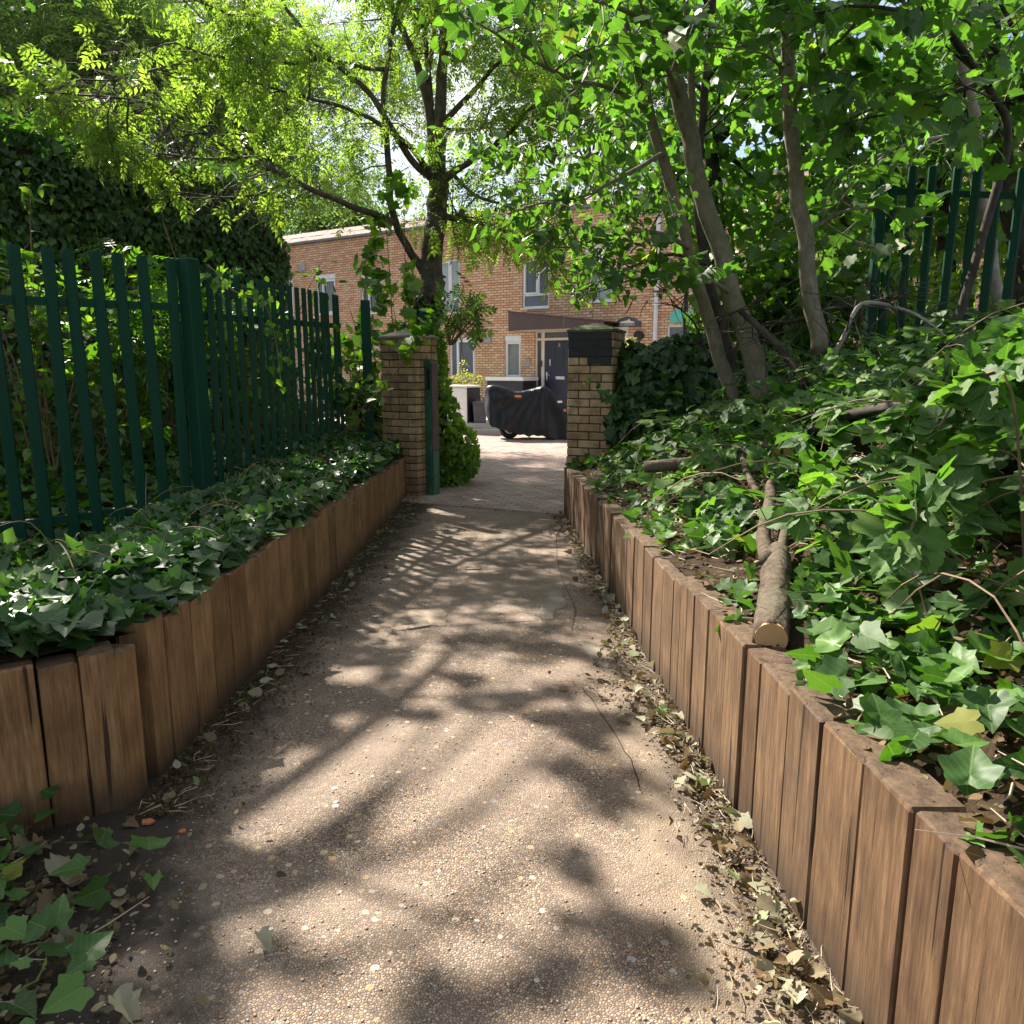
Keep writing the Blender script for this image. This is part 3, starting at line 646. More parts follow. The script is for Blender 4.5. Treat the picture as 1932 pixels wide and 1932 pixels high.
s=MB(); u,z=fac(1030,709); s.box(u-.02,u+.02,.045,.057,z-.13,z+.11); s.tube([(u,.04,z+.02),(u,.0,z+.02),(u+.13,.0,z+.02)],.012,6); s.build('handle',M['steel'],leaf)
s=MB(); u,z=fac(1055,713); s.box(u-.15,u+.15,.046,.058,z-.045,z+.045,bev=.004); s.build('letterbox',M['steel'],leaf)
s=MB(); u,z=fac(1054,646.5)   # door number 8
for dz,rr in ((.028,.024),(-.028,.030)):
    s.tube([(u+rr*math.cos(q),.049,z-.06+dz+rr*math.sin(q)) for q in lin(0,6.28,11)],.007,5)
s.build('door_number',M['steel'],leaf)
s=MB(); u,z=fac(1020,686); s.box(u-.035,u+.03,.02,.049,z-.09,z+.09,bev=.008); s.build('doorbell',M['black_panel'],df)
s=MB(); u,z=fac(996,684); s.box(u-.08,u+.08,-.04,-.002,z-.11,z+.11,bev=.006); s.build('entry_panel',M['grey_metal'],house)
# sloping canopy over the door: brown fascia, pale soffit
dep=1.0
uA,zA=fac(959,589,dep); uB,zB=fac(959,624,dep); uC,zC=fac(1139,607,dep); uD,zD=fac(1139,621,dep)
s=MB(); s.add([(uA,-dep,zB),(uC,-dep,zB+.02),(uC,-dep,zC),(uA,-dep,zA),(uA,-dep+.06,zB),(uC,-dep+.06,zB+.02),(uC,-dep+.06,zC),(uA,-dep+.06,zA)],[(0,1,2,3),(4,7,6,5),(0,4,5,1),(1,5,6,2),(2,6,7,3),(3,7,4,0)])
s.add([(uA,-dep+.06,zB),(uA,-.003,zB),(uA,-.003,zA),(uA,-dep+.06,zA),(uA+.04,-dep+.06,zB),(uA+.04,-.003,zB),(uA+.04,-.003,zA),(uA+.04,-dep+.06,zA)],[(0,1,2,3),(4,7,6,5),(0,4,5,1),(1,5,6,2),(2,6,7,3),(3,7,4,0)])
s.add([(uA-.02,-dep-.02,zA+.003),(uC+.02,-dep-.02,zC+.003),(uC+.02,-.003,zC+.003),(uA-.02,-.003,zA+.003),(uA-.02,-dep-.02,zA+.04),(uC+.02,-dep-.02,zC+.04),(uC+.02,-.003,zC+.04),(uA-.02,-.003,zA+.04)],[(0,3,2,1),(4,5,6,7),(0,1,5,4),(1,2,6,5),(2,3,7,6),(3,0,4,7)])
cn=s.build('door_canopy',M['canopy'],house)
s=MB(); s.box(uA+.05,uC-.01,-dep+.07,-.004,zB+.006,zB+.05); s.build('soffit',M['cream'],cn)
# small wall fittings (all fixed to the house)
s=MB(); u,z=fac(908,640); u2,z2=fac(905,606); s.tube([(u+.02,-.03,z-.05),(u+.02,-.14,z),(u+.0,-.14,z2-.05),(u-.03,-.14,z2),(u-.16,-.14,z2+.01)],[.07,.05,.05,.05,.05],10); s.build('flue_pipe',M['black_metal'],house)
s=MB(); u,z=fac(921,639); s.box(u-.13,u+.13,-.05,-.002,z-.12,z+.12,bev=.01); s.build('flue_cover',M['grey_metal'],house)
s=MB(); u,z=fac(571,504); s.box(u-.13,u+.13,-.03,-.002,z-.13,z+.13,bev=.01); s.build('wall_vent',M['grey_metal'],house)
s=MB(); u,z=fac(1207,633); s.tube([(u,-.002,z),(u,-.12,z)],.13,16); s.build('wall_lamp',M['black_metal'],house)
u,z0=fac(1234,760); z1=ZT-.1
s=MB(); s.tube([(u,-.09,ZB),(u,-.09,z1)],.06,12); 
for zz in (1.2,2.9,4.2): s.box(u-.085,u+.085,-.16,-.001,zz-.04,zz+.04)
s.build('downpipe',M['downpipe'],house)
u,z1=fac(702,470); s=MB(); s.tube([(u,-.07,z1-1.2),(u,-.07,z1-.1)],.045,10); s.box(u-.22,u+.1,-.16,-.002,z1-.32,z1+.02,bev=.01); s.build('rainwater_hopper',M['lead'],house)
s=MB(); u,z=fac(1277,508); s.prism([(-.16,-.14),(.16,-.14),(.2,.05),(.12,.15),(-.12,.15),(-.2,.05)],-.12,-.002,'y'); o=s.build('alarm_box',M['yellow'],house); o.location=(u,0,z); o['label']='yellow alarm box'
s=MB(); u,z=fac(1287,597); s.prism([(-.27,-.16),(.27,-.16),(.3,.02),(.16,.17),(-.16,.17),(-.3,.02)],-.12,-.002,'y'); o=s.build('alarm_box',M['teal'],house); o.location=(u,0,z); o['label']='teal alarm box'
# arched name plaque (its lettering is too small to read)
s=MB(); u,z=fac(1184,608); wq=(fac(1210,608)[0]-fac(1158,608)[0])/2
arch=[(-wq,-.12),(wq,-.12),(wq,0)]+[(wq*(.8-1.6*i/10),.02+.13*math.sin(math.pi*i/10)**.8) for i in range(0,11)]+[(-wq,0)]
s.prism(arch,-.03,-.002,'y'); o=s.build('name_plaque',M['blue_sign'],house); o.location=(u,0,z)
s=MB(); s.prism([(-.22,-.03),(.2,-.03),(.22,.01),(.1,.03),(.06,.09),(0,.05),(-.12,.03),(-.2,.02)],-.036,-.0305,'y')
for k in range(7): s.box(-.23+.068*k,-.23+.068*k+.045,-.035,-.0305,-.085,-.06)
e_=s.build('plaque_emblem',M['cream'],o)
# low storage chest under the narrow window
def hobj(name,label,cat,u,y,z,group=None):
    q=HO+ux*u+inn*y; t=empty(name,(q.x,q.y,z),-HA); tag(t,label,cat,group); return t
zyard=ground_z(0,20)+.02
u0=fac(917,720,.9)[0]; u1=fac(989,720,.9)[0]; ztp=fac(950,714,.9)[1]
t=hobj('storage_chest','low dark storage chest with a white lid under the narrow window beside the door','storage box',(u0+u1)/2,-.55,zfl-.05)
hw=(u1-u0)/2; s=MB(); s.box(-hw+.04,hw-.04,-.36,.42,0,ztp-zfl-.02,bev=.01); s.build('body',M['black_panel'],t)
s=MB(); s.box(-hw,hw,-.42,.46,ztp-zfl-.017,ztp-zfl+.09,bev=.02); s.build('lid',M['upvc'],t)
# landing and two steps in front of the house
s=MB(); s.box(-4.6,3,-3.1,-.003,-.4,zfl-.02,bev=.02); s.box(-4.6,3,-3.55,-3.103,-.45,zfl-.02-.16,bev=.015)
o=s.build('front_steps',M['step_stone'],house)
# ---- landing slab with two steps
t=empty('front_steps',(0,18.2,zyard)); tag(t,'two pale shallow steps up to the paved front of the house, behind the covered scooter','steps')
zl=zfl-.02
yw=lambda x: HO.y-(x-HO.x)*math.tan(HA)-.004   # line of the house wall
for (yy,zz,nm) in ((18.55,zl,'landing'),(18.15,zl-.13,'step')):
    s=MB(); y2=(lambda x:yw(x)) if nm=='landing' else (lambda x:18.545)
    s.prism([(-5,yy-18.2),(2.4,yy-18.2),(2.4,y2(2.4)-18.2),(-5,y2(-5)-18.2)],-.3,zz-zyard); s.build(nm,M['step_stone'],t)
for o in [o for o in bpy.data.objects if o.name.startswith('front_steps') and o.type=='MESH']: bpy.data.objects.remove(o)
# ---- covered scooter
YS=17.0
def zc(x,y): return ((x/5.682+1080)/1.294,(y/5.682+760)/1.294)
topz=[(585,1250),(592,1130),(606,1052),(640,1030),(700,1018),(780,1030),(890,1062),(1000,1103),(1100,1108),(1250,1073),(1330,1050),(1390,1032),(1440,1052),(1500,1085),(1600,1190),(1700,1290),(1760,1350),(1800,1440),(1820,1520)]
botz=[(585,1270),(600,1400),(625,1480),(645,1535),(700,1585),(780,1610),(860,1632),(950,1665),(1080,1690),(1200,1712),(1300,1712),(1400,1716),(1450,1725),(1500,1738),(1600,1750),(1700,1757),(1750,1757),(1800,1740),(1820,1600)]
def tw(pts): return np.array([[P(*zc(*p),YS)[0],P(*zc(*p),YS)[2]] for p in pts])
tp,bp=tw(topz),tw(botz)
sc_t=empty('covered_scooter',(float((tp[0,0]+tp[-1,0])/2),YS,zyard)); tag(sc_t,'scooter parked under a black cloth cover in front of the navy door','scooter')
xs_=np.linspace(tp[0,0],tp[-1,0],90); zt_=np.interp(xs_,tp[:,0],tp[:,1]); zb_=np.interp(xs_,np.maximum.accumulate(bp[:,0]+np.arange(len(bp))*1e-5),bp[:,1]); zb_=np.minimum(zb_,zt_-.02)
K=30; vs=[]; x0=sc_t.location.x; z0=sc_t.location.z
xp=P(*zc(1390,1032),YS)[0]; xq=P(*zc(640,1030),YS)[0]
for i,x in enumerate(xs_):
    u=i/(len(xs_)-1); endw=min(1,(u/.07)**.5 if u>0 else .0,((1-u)/.10)**.5)
    for k in range(K+1):
        v=k/K; th=math.pi*v      # from the front hem over the top to the rear hem
        h=math.sin(th)**.55; z=zb_[i]+(zt_[i]-zb_[i])*h
        hw=(.36-.16*h+.10*math.exp(-((x-xp)/.12)**2)*h)*max(.12,endw)
        # hanging folds: fan out from the two high points
        a1=math.atan2(x-xp,(zt_.max()-z)+.08); a2=math.atan2(x-xq,(zt_.max()-z)+.08)
        fold=.045*math.sin(a1*15+.6*mn.noise(Vector((x*2,z*2,0))))*math.exp(-abs(a1)*.4)+.035*math.sin(a2*13+1)*math.exp(-abs(a2)*.9)
        fold*=(1-h**3)*1.0; fold+=.055*mn.noise(Vector((x*2.6,z*3.4,3)))+.022*mn.noise(Vector((x*9,z*8,1)))
        sg=-1 if v<.5 else 1; c=abs(math.cos(th))**.35
        vs.append((x-x0,sg*(hw+fold)*c,z-z0+(.012*math.sin(x*31)+.02*mn.noise(Vector((x*5,9,0))))*(1-h)))
s=MB(); s.add(vs,[(i*(K+1)+k,i*(K+1)+k+1,(i+1)*(K+1)+k+1,(i+1)*(K+1)+k) for i in range(len(xs_)-1) for k in range(K)])
s.build('cloth_cover',M['cover'],sc_t,True)
wx,wz=P(*zc(930,1650),YS)[0]-x0,.0
for X in (wx,P(*zc(1760,1650),YS)[0]-x0):
    s=MB(); R,r=.165,.055
    vs=[];n1,n2=32,10
    for i in range(n1):
        for k in range(n2):
            A=2*math.pi*i/n1;B=2*math.pi*k/n2; q=R+r*math.cos(B); vs.append((q*math.cos(A),r*math.sin(B),q*math.sin(A)))
    s.add(vs,[(i*n2+k,((i+1)%n1)*n2+k,((i+1)%n1)*n2+(k+1)%n2,i*n2+(k+1)%n2) for i in range(n1) for k in range(n2)])
    o=s.build('wheel',M['tyre'],sc_t,True); o.location=(X,0,R+r)
    s=MB(); s.tube([(0,-.03,0),(0,.03,0)],.05,12); s.tube([(-.12,0,0),(.12,0,0)],.012,6); s.tube([(0,0,-.12),(0,0,.12)],.012,6); s.build('hub',M['grey_metal'],o)
s=MB(); a=P(*zc(1180,1700),YS); s.tube([(a[0]-x0,-.05,.16),(a[0]-x0+.05,-.15,.01)],.014,6); s.build('kickstand',M['black_metal'],sc_t)
def tab(px0,py0,px1,py1,name,mat,yy,sub=None):
    a=P(*zc(px0,py0),YS); b_=P(*zc(px1,py1),YS); s=MB(); s.box(a[0]-x0,b_[0]-x0,yy-.03,yy,b_[2]-z0,a[2]-z0,bev=.004); return s.build(name,mat,sc_t)
tab(1003,1160,1096,1188,'orange_tab',M['orange'],-.27); tab(1668,1345,1705,1380,'orange_tab',M['orange'],-.30)
tt=tab(1585,1235,1650,1262,'white_strap',M['upvc'],-.29)
# ---- grey kitchen bin
q=P(906,791,18.75); t=empty('rubbish_bin',(q[0],18.75,zl)); tag(t,'small dark grey plastic bin standing on the top step beside the white cabinet','bin')
s=MB()
def tbox(s,w0,w1,h0,h1,d=1.0):
    vs=[(-w0,-w0*d,h0),(w0,-w0*d,h0),(w0,w0*d,h0),(-w0,w0*d,h0),(-w1,-w1*d,h1),(w1,-w1*d,h1),(w1,w1*d,h1),(-w1,w1*d,h1)]
    s.add(vs,[(0,3,2,1),(4,5,6,7),(0,1,5,4),(1,2,6,5),(2,3,7,6),(3,0,4,7)])
tbox(s,.14,.17,0,.47); s.build('body',M['grey_plastic'],t); s=MB(); tbox(s,.19,.19,.472,.50); tbox(s,.185,.12,.50,.53); s.build('lid',M['grey_plastic'],t)
s=MB(); s.tube([(.0,.1,.50),(.0,.12,.66),(.05,.12,.62),(.12,.12,.5)],.012,6); s.build('handle',M['black_metal'],t)
# ---- white cabinet; its shadow side is painted on as a black sheet
q=P(881,790,18.6); t=empty('garden_cabinet',(q[0],18.6,zl),-math.radians(32)); tag(t,'white fronted outdoor cabinet, its shadow side coloured black, half hidden by the ivy hedge','cabinet')
s=MB(); s.box(-.75,0,0,.55,0,.84,bev=.008); s.build('body',M['white_render'],t)
s=MB(); s.box(.004,.02,.01,.54,.02,.85); s.build('shadow_side',M['black_panel'],t)
s=MB(); s.box(-.78,.03,-.03,.57,.853,.90,bev=.01); s.build('top',M['white_render'],t)
# ---- planter with trailing pale plant
q=P(880,727,19.9); t=empty('plant_trough',(q[0],19.9,zl)); tag(t,'tall pale planter with yellow-green trailing plant below the ground-floor window','planter')
s=MB(); s.box(-.32,.34,-.18,.18,0,q[2]-zl,bev=.02); s.build('trough',M['cap'],t)
PLANT=(t,q)
# ---- plain dark lamp column in front of the house
q=P(1289,700,15.5); t=empty('lamp_column',(q[0],15.5,ground_z(0,15.5))); tag(t,'slim black lamp column seen between the leaning trunks, in front of the teal box','lamp post')
s=MB(); s.tube([(0,0,-.2),(0,0,1.0),(0,0,1.02),(0,0,4.6)],[.075,.075,.05,.045],12); s.build('column',M['black_metal'],t)
s=MB(); s.lathe([(.04,4.6),(.09,4.63),(.12,4.8),(.17,5.05),(.18,5.08),(.10,5.2),(.02,5.26)],16); s.build('lantern_head',M['black_metal'],t)
# ================================================================ foliage toolkit
def tri_fan(out,cx,cy,fold=.16,droop=.12):
    "leaf outline (right half, base to tip) mirrored about the midrib; returns verts, tris, uv"
    R=out; Lf=[(-x,y) for x,y in out if abs(x)>1e-6]
    ring=R+[(-x,y) for x,y in R[::-1] if abs(x)>1e-6]
    mid=[(0,cy)]
    pts=ring+mid; v=[(x,y,fold*abs(x)-droop*y*y+.03*math.sin(9*y+4*abs(x))) for x,y in pts]
    n=len(ring); return np.array(v),np.array([(n,i,(i+1)%n) for i in range(n)]),np.array(pts)
IVY=tri_fan([(0,.05),(.16,-.09),(.37,-.08),(.42,.12),(.57,.36),(.36,.47),(.24,.70),(0,1.0)],0,.3,.2,.2)
def curved(out,cy,cup=.35,droop=.35,curl=.10):
    "finer leaf: outline, an inner ring and the centre, so that the blade bends smoothly"
    R=list(out)+[(-x,y) for x,y in out[::-1] if abs(x)>1e-6]; n=len(R); ring=[]
    for i in range(n):
        a,b=R[i],R[(i+1)%n]; ring+=[a,((a[0]+b[0])/2*1.04,(a[1]+b[1])/2)]
    ring=np.array(ring); m=len(ring); c=np.array([0,cy]); inner=c+(ring-c)*.52
    pts=np.vstack([ring,inner,c[None]]); x,y=pts[:,0],pts[:,1]; ang=np.arctan2(x,y-cy); rr=np.hypot(x,y-cy)
    z=cup*np.abs(x)**1.5-.10*np.exp(-(x/.06)**2)*.35-droop*(y-cy)*np.abs(y-cy)+curl*rr*rr*np.sin(ang*5+1)
    T=[];
    for i in range(m):
        j=(i+1)%m; T+=[(i,j,m+j),(i,m+j,m+i),(m+i,m+j,2*m)]
    return np.column_stack([x,y,z]),np.array(T),pts
IVYN=curved([(0,.05),(.16,-.09),(.37,-.08),(.42,.12),(.57,.36),(.36,.47),(.24,.70),(0,1.0)],.3)
SERRN=curved([(0,0),(.2,.05),(.30,.15),(.31,.22),(.39,.32),(.37,.4),(.40,.52),(.33,.58),(.31,.7),(.2,.76),(.15,.87),(0,1.0)],.45,.4,.3,.08)
IVYS=tri_fan([(0,0),(.40,-.06),(.46,.36),(.2,.6),(0,1.0)],0,.3)
SYC=tri_fan([(0,0),(.22,-.10),(.46,-.05),(.45,.13),(.66,.36),(.48,.46),(.42,.68),(.22,.66),(0,.97)],0,.3,.12,.2)
DRYT=tri_fan([(0,0),(.2,.05),(.30,.15),(.42,.28),(.30,.38),(.46,.55),(.28,.62),(.2,.80),(0,1.0)],0,.45,.55,.45)
OVAL=tri_fan([(0,0),(.24,.12),(.36,.38),(.26,.70),(0,1.0)],0,.45,.2,.2)
SERR=tri_fan([(0,0),(.2,.05),(.30,.15),(.31,.22),(.39,.32),(.37,.4),(.40,.52),(.33,.58),(.31,.7),(.2,.76),(.15,.87),(0,1.0)],0,.45,.22,.18)
DIA=(np.array([(0,0,0),(.26,.45,.05),(0,1,-.08),(-.26,.45,.05)]),np.array([(0,1,2),(0,2,3)]),np.array([(0,0),(.26,.45),(0,1),(-.26,.45)]))
def join(parts):
    V=[];T=[];U=[];n=0
    for (v,t,u),Mx in parts:
        v=np.array([tuple(Mx@Vector(p)) for p in v]); V.append(v);T.append(t+n);U.append(u);n+=len(v)
    return np.vstack(V),np.vstack(T),np.vstack(U)
def place(loc,rz,s,tilt=0): return Matrix.Translation(loc)@Matrix.Rotation(rz,4,'Z')@Matrix.Rotation(tilt,4,'X')@Matrix.Scale(s,4)
def ash_leaf(n=4,wid=1.0):
    ps=[]
    L0=(np.array([(0,0,0),(.2*wid,.42,.04),(0,1,-.1),(-.2*wid,.42,.04)]),DIA[1],DIA[2])
    for i in range(n):
        y=.22+.62*i/(n-1); dz=-.22*y*y
        for sg in (-1,1): ps.append((L0,place((0,y,dz),sg*-math.radians(58-6*i),.36-.02*abs(i-1.5),-.25)))
    ps.append((L0,place((0,.9,-.18),0,.36,-.35)))
    # rachis as a thin blade
    r=(np.array([(-.006,0,0),(.006,0,0),(.004,.9,-.18),(-.004,.9,-.18)]),DIA[1],np.zeros((4,2))+.2)
    ps.append((r,Matrix.Identity(4))); return join(ps)
ASH=ash_leaf(4)
BRAM=join([(SERRN,place((0,.35,0),0,.72,-.1)),(SERRN,place((0,.30,0),-1.15,.62,-.15)),(SERRN,place((0,.30,0),1.15,.62,-.15))])
def spray(k,s,seed,base=DIA,spread=.5):
    r=random.Random(seed); ps=[]
    for i in range(k):
        loc=Vector((r.gauss(0,spread),r.gauss(0,spread),r.gauss(0,spread*.7)))
        ps.append((base,Matrix.Translation(loc)@Matrix.Rotation(r.uniform(0,6.28),4,'Z')@Matrix.Rotation(r.uniform(-1.2,.6),4,'X')@Matrix.Rotation(r.uniform(-.8,.8),4,'Y')@Matrix.Scale(s*r.uniform(.7,1.3),4)))
    return join(ps)
SPRAY=spray(14,.42,3); FINE=spray(22,.30,5,(np.array([(0,0,0),(.12,.45,.03),(0,1,-.2),(-.12,.45,.03)]),DIA[1],DIA[2]),.5)
def norm(a): return a/np.maximum(np.linalg.norm(a,axis=1,keepdims=True),1e-9)
def scatter(name,tm,pos,tip,nrm,size,mat,parent=None,rnd=None,kind=None):
    V,T,U=tm; pos=np.asarray(pos,float); n=len(pos)
    if n==0: return None
    y=norm(np.asarray(tip,float)); z=np.asarray(nrm,float); z=z-y*np.sum(z*y,1,keepdims=True); z=norm(z); x=np.cross(y,z)
    size=np.broadcast_to(np.asarray(size,float),(n,))
    R=np.stack([x,y,z],2)
    wid=rng.uniform(.8,1.15,n); VV=V[None]*np.stack([wid,np.ones(n),rng.uniform(-.3,1.8,n)],1)[:,None,:]
    W=np.einsum('nij,nkj->nki',R,VV)*size[:,None,None]+pos[:,None,:]
    if parent is not None: W-=np.array(parent.location)[None,None,:]
    k=len(V); TT=(T[None]+(np.arange(n)*k)[:,None,None]).reshape(-1,3)
    me=bpy.data.meshes.new(name); W=W.reshape(-1,3).astype(np.float32)
    me.vertices.add(len(W)); me.vertices.foreach_set('co',W.ravel()); m=len(TT)
    me.loops.add(m*3); me.loops.foreach_set('vertex_index',TT.ravel().astype(np.int32))
    me.polygons.add(m); me.polygons.foreach_set('loop_start',np.arange(0,m*3,3,dtype=np.int32))
    me.polygons.foreach_set('use_smooth',np.ones(m,dtype=bool))
    if rnd is None: rnd=rng.random(n)
    at=me.attributes.new('rnd','FLOAT','FACE'); at.data.foreach_set('value',np.repeat(np.asarray(rnd,np.float32),len(T)))
    uv=me.uv_layers.new(name='UVMap'); UU=U[T].reshape(-1,2); uv.data.foreach_set('uv',np.tile(UU,(n,1)).astype(np.float32).ravel())
    me.materials.append(mat); me.update(calc_edges=True); me.validate()
    o=bpy.data.objects.new(name,me); COL.objects.link(o)
    if parent is not None: o.parent=parent
    if kind: o['kind']=kind
    return o
def rdir(n): return norm(rng.normal(size=(n,3)))
def keep(pos,fn):
    if len(pos)==0: return np.zeros(0,bool)
    x,y=proj(pos); return fn(x,y,pos)
# lowest line (photo pixels) that the ash and sycamore crowns are pruned to above the path and the house
BX=[-400,0,100,200,330,450,500,545,560,690,700,820,870,930,975,1000,1040,1090,1150,1190,1250,1290,1320]
BY=[130,170,245,320,385,420,430,425,385,425,470,480,500,500,520,480,540,575,590,560,545,590,900]
def above(x,y,p,soft=12): return y < np.interp(x,BX,BY)+rng.normal(size=len(x))*soft
SUN_EL=math.radians(42); sd=np.array([-.605*math.cos(SUN_EL),.796*math.cos(SUN_EL),math.sin(SUN_EL)]); sd/=np.linalg.norm(sd)
# gaps in the crowns through which the sun reaches the path (spot on the path, radius in metres)
LIT=[(620,1580,.12),(880,1620,.10),(1040,1580,.14),(1100,1750,.14),(780,1950,.16),(1000,1900,.14),(1150,1300,.10),(850,1270,.14),(700,1135,.24),(725,1090,.22),(635,1240,.24),(760,1045,.2),(665,1190,.18),(600,1500,.12),(800,1440,.26),(950,1450,.24),(1010,1500,.16),(930,1260,.14),(1000,1320,.14),(870,1175,.16),(790,1200,.13),(1250,1700,.14),
 (1330,1800,.10),(700,1760,.13),(850,1730,.12),(980,1150,.16),(900,1070,.2),(820,1100,.2),(700,1480,.14),(1150,1860,.08),(540,1480,.08),(480,1650,.08),(930,1000,.12),(980,1050,.1),(1500,1700,.10),(760,1870,.10),(1180,1640,.10),(590,1790,.08),(880,1350,.10),(950,1800,.08)]
LITG=np.array([[*G(x,y)[:2],r] for x,y,r in LIT]+[[-.2,9.5,.35],[.2,10.5,.4],[.3,12,.5],[-.3,13.5,.6],[.4,15,.8],[-.7,10.2,.4],[-.5,16.5,.8],[-.55,9.3,.6],[-.8,3.7,.30],[-.85,4.4,.32],[-.8,4.8,.34],[-.8,5.2,.34],[-.8,5.6,.32],[-.8,6.0,.26]])
def gh(p): return [p[0]-sd[0]*p[2]/sd[2],p[1]-sd[1]*p[2]/sd[2]]
LITG=np.vstack([LITG]+[[[*gh(p),r]] for p,r in (((.69,1.1,.35),.12),((.68,1.35,.3),.14),((.67,1.75,.3),.12),((.66,2.5,.25),.12),((.64,3.2,.2),.1),((1.0,3.6,.45),.3),((1.3,4.6,.6),.3),((1.2,2.6,.4),.2),((-2.2,5.3,1.9),.1),((1.7,3.6,.7),.3),((1.3,1.9,.4),.2),((-.7,9.9,.3),.4),((-.8,9.9,.9),.4),((-.95,9.95,1.5),.3),((-.5,9.9,0),.4))])
LITB=[[*gh(P(x,y,Y)),r] for x,y,Y,r in ((300,200,7.5,1.1),(420,330,8,1.),(180,150,7,1.),(520,250,9,1.1),(420,120,8.5,1.),(640,170,9.8,.9),(250,60,7.6,.9),(600,60,9.6,.9),(250,700,6.8,.6),(480,700,7.9,.6),(620,690,8.9,.6),(720,640,10.3,.7),(100,760,6.2,.6),(1500,200,6,.8),(1700,150,6,.8),(1300,250,6.4,.7),(1100,400,5.9,.7))]
LITG=np.vstack([LITG,[[*gh((-3.2-.534*u+.2,11-.845*u+.1,3.25)),.62] for u in (0,.9,1.8,2.7,3.6,4.5,5.4,6.3)]])
def lit_ok(p,back=False):
    g=p-sd[None]*((p[:,2]+.04*np.minimum(p[:,1],8))/sd[2])[:,None]; k=np.ones(len(p),bool); gx,gy=g[:,0],g[:,1]; nn_=(.98+.30*np.sin(14*gx+8*gy)+.30*np.sin(12*gy-9*gx+1.3)+.15*np.sin(31*gx+2)*np.sin(27*gy))**2
    for x,y,r in (np.vstack([LITG,LITB]) if back else LITG): k&=((g[:,0]-x)**2+(g[:,1]-y)**2>r*r*nn_)
    return k
class Tree:
    suncut=True; back=False
    def __init__(s,name,label,base,cat='tree',group=None):
        s.t=empty(name,tuple(base)); tag(s.t,label,cat,group); s.w=MB(); s.pos=[]; s.dir=[]
    def limb(s,pts,r0,r1,nn=8,px=True,wob=.04,power=.8):
        q=[P(*p) if px else p for p in pts]; c=spline(q,5); m=len(c)
        c=c+np.array([[nz(i*.35,r0*90,1,k)*r0*.35 for k in (1,2,3)] for i in range(m)])
        rad=[r0+(r1-r0)*(i/(m-1))**power for i in range(m)]
        s.w.tube([tuple(p-np.array(s.t.location)) for p in c],rad,nn,wob=wob); return c
    def sub(s,c,n,ln,r=.012,t0=.3,t1=1.0,bias=(0,0,.1),tan=.6,spread=.8,twigs=5,tw=.35,drop=.25,end=True,nn=4,fn=above,leafy=True,sag=0):
        m=len(c)-1; bias=np.array(bias)
        for i in range(n):
            t=t0+(t1-t0)*random.random(); k=t*m; a=int(min(k,m-1)); p=c[a]+(c[a+1]-c[a])*(k-a)
            tg=c[min(a+1,m)]-c[a]; tg=tg/np.linalg.norm(tg); d=tg*tan+rng.normal(size=3)*spread*np.array([1,1,.7])+bias; d/=np.linalg.norm(d)
            l=ln*random.uniform(.55,1.25)*(1.15-.5*t); s.shoot(p,d,l,r*random.uniform(.6,1.2),twigs,tw,drop,nn,fn)
        if end:
            tg=c[-1]-c[-2]; tg/=np.linalg.norm(tg); s.shoot(c[-1],tg,ln*.7,r,twigs,tw,drop,nn,fn)
    def shoot(s,p,d,l,r,twigs,tw,drop,nn,fn):
        q=[p];dd=d.copy()
        for j in range(4):
            dd=dd+rng.normal(size=3)*.14+np.array([0,0,-drop*.28]); dd/=np.linalg.norm(dd); q.append(q[-1]+dd*l/4)
        q=np.array(q)
        if fn is not None:
            x,y=proj(q); ok=fn(x,y,q,0)
            if not ok[0] : return
            if not ok.all():
                n_=int(np.argmin(ok)); 
                if n_<2: return
                q=q[:n_]
        s.w.tube([tuple(v-np.array(s.t.location)) for v in q],[r*(1-.75*i/(len(q)-1)) for i in range(len(q))],nn)
        for i in range(twigs):
            k=random.uniform(.25,1)*(len(q)-1); a=int(min(k,len(q)-2)); b0=q[a]+(q[a+1]-q[a])*(k-a)
            e=dd*.5+rng.normal(size=3)*.8; e/=np.linalg.norm(e); ll=tw*random.uniform(.5,1.2); b1=b0+e*ll*.5; e=e+np.array([0,0,-drop]); e/=np.linalg.norm(e); b2=b1+e*ll*.5
            s.w.tube([tuple(v-np.array(s.t.location)) for v in (b0,b1,b2)],[r*.35,r*.25,r*.1],3,cap=False)
            for v,f in ((b0+(b1-b0)*.5,.5),(b1,.8),(b1+(b2-b1)*.5,.9),(b2,1)): s.pos.append(v); s.dir.append(e)
        for v in q[2:]: s.pos.append(v); s.dir.append(dd)
    def clump(s,c,r,n,leaf_dir=(0,0,-.4)):
        "a leafy end of the crown: leaves on short twigs about a point"
        c=np.array(c); rr=np.array(r) if hasattr(r,'__len__') else np.array([r,r,r*.6])
        k=max(3,n//7)
        for i in range(k):
            e=rng.normal(size=3); e/=np.linalg.norm(e); a=c+e*rr*random.uniform(.1,.5); b=c+e*rr*random.uniform(.6,1.05)
            s.w.tube([tuple(v-np.array(s.t.location)) for v in (a,(a+b)/2+rng.normal(size=3)*.03,b)],[.007,.005,.002],3,cap=False)
            for j in range(7):
                s.pos.append(a+(b-a)*random.uniform(.2,1.05)+rng.normal(size=3)*rr*.08); s.dir.append(e+np.array(leaf_dir))
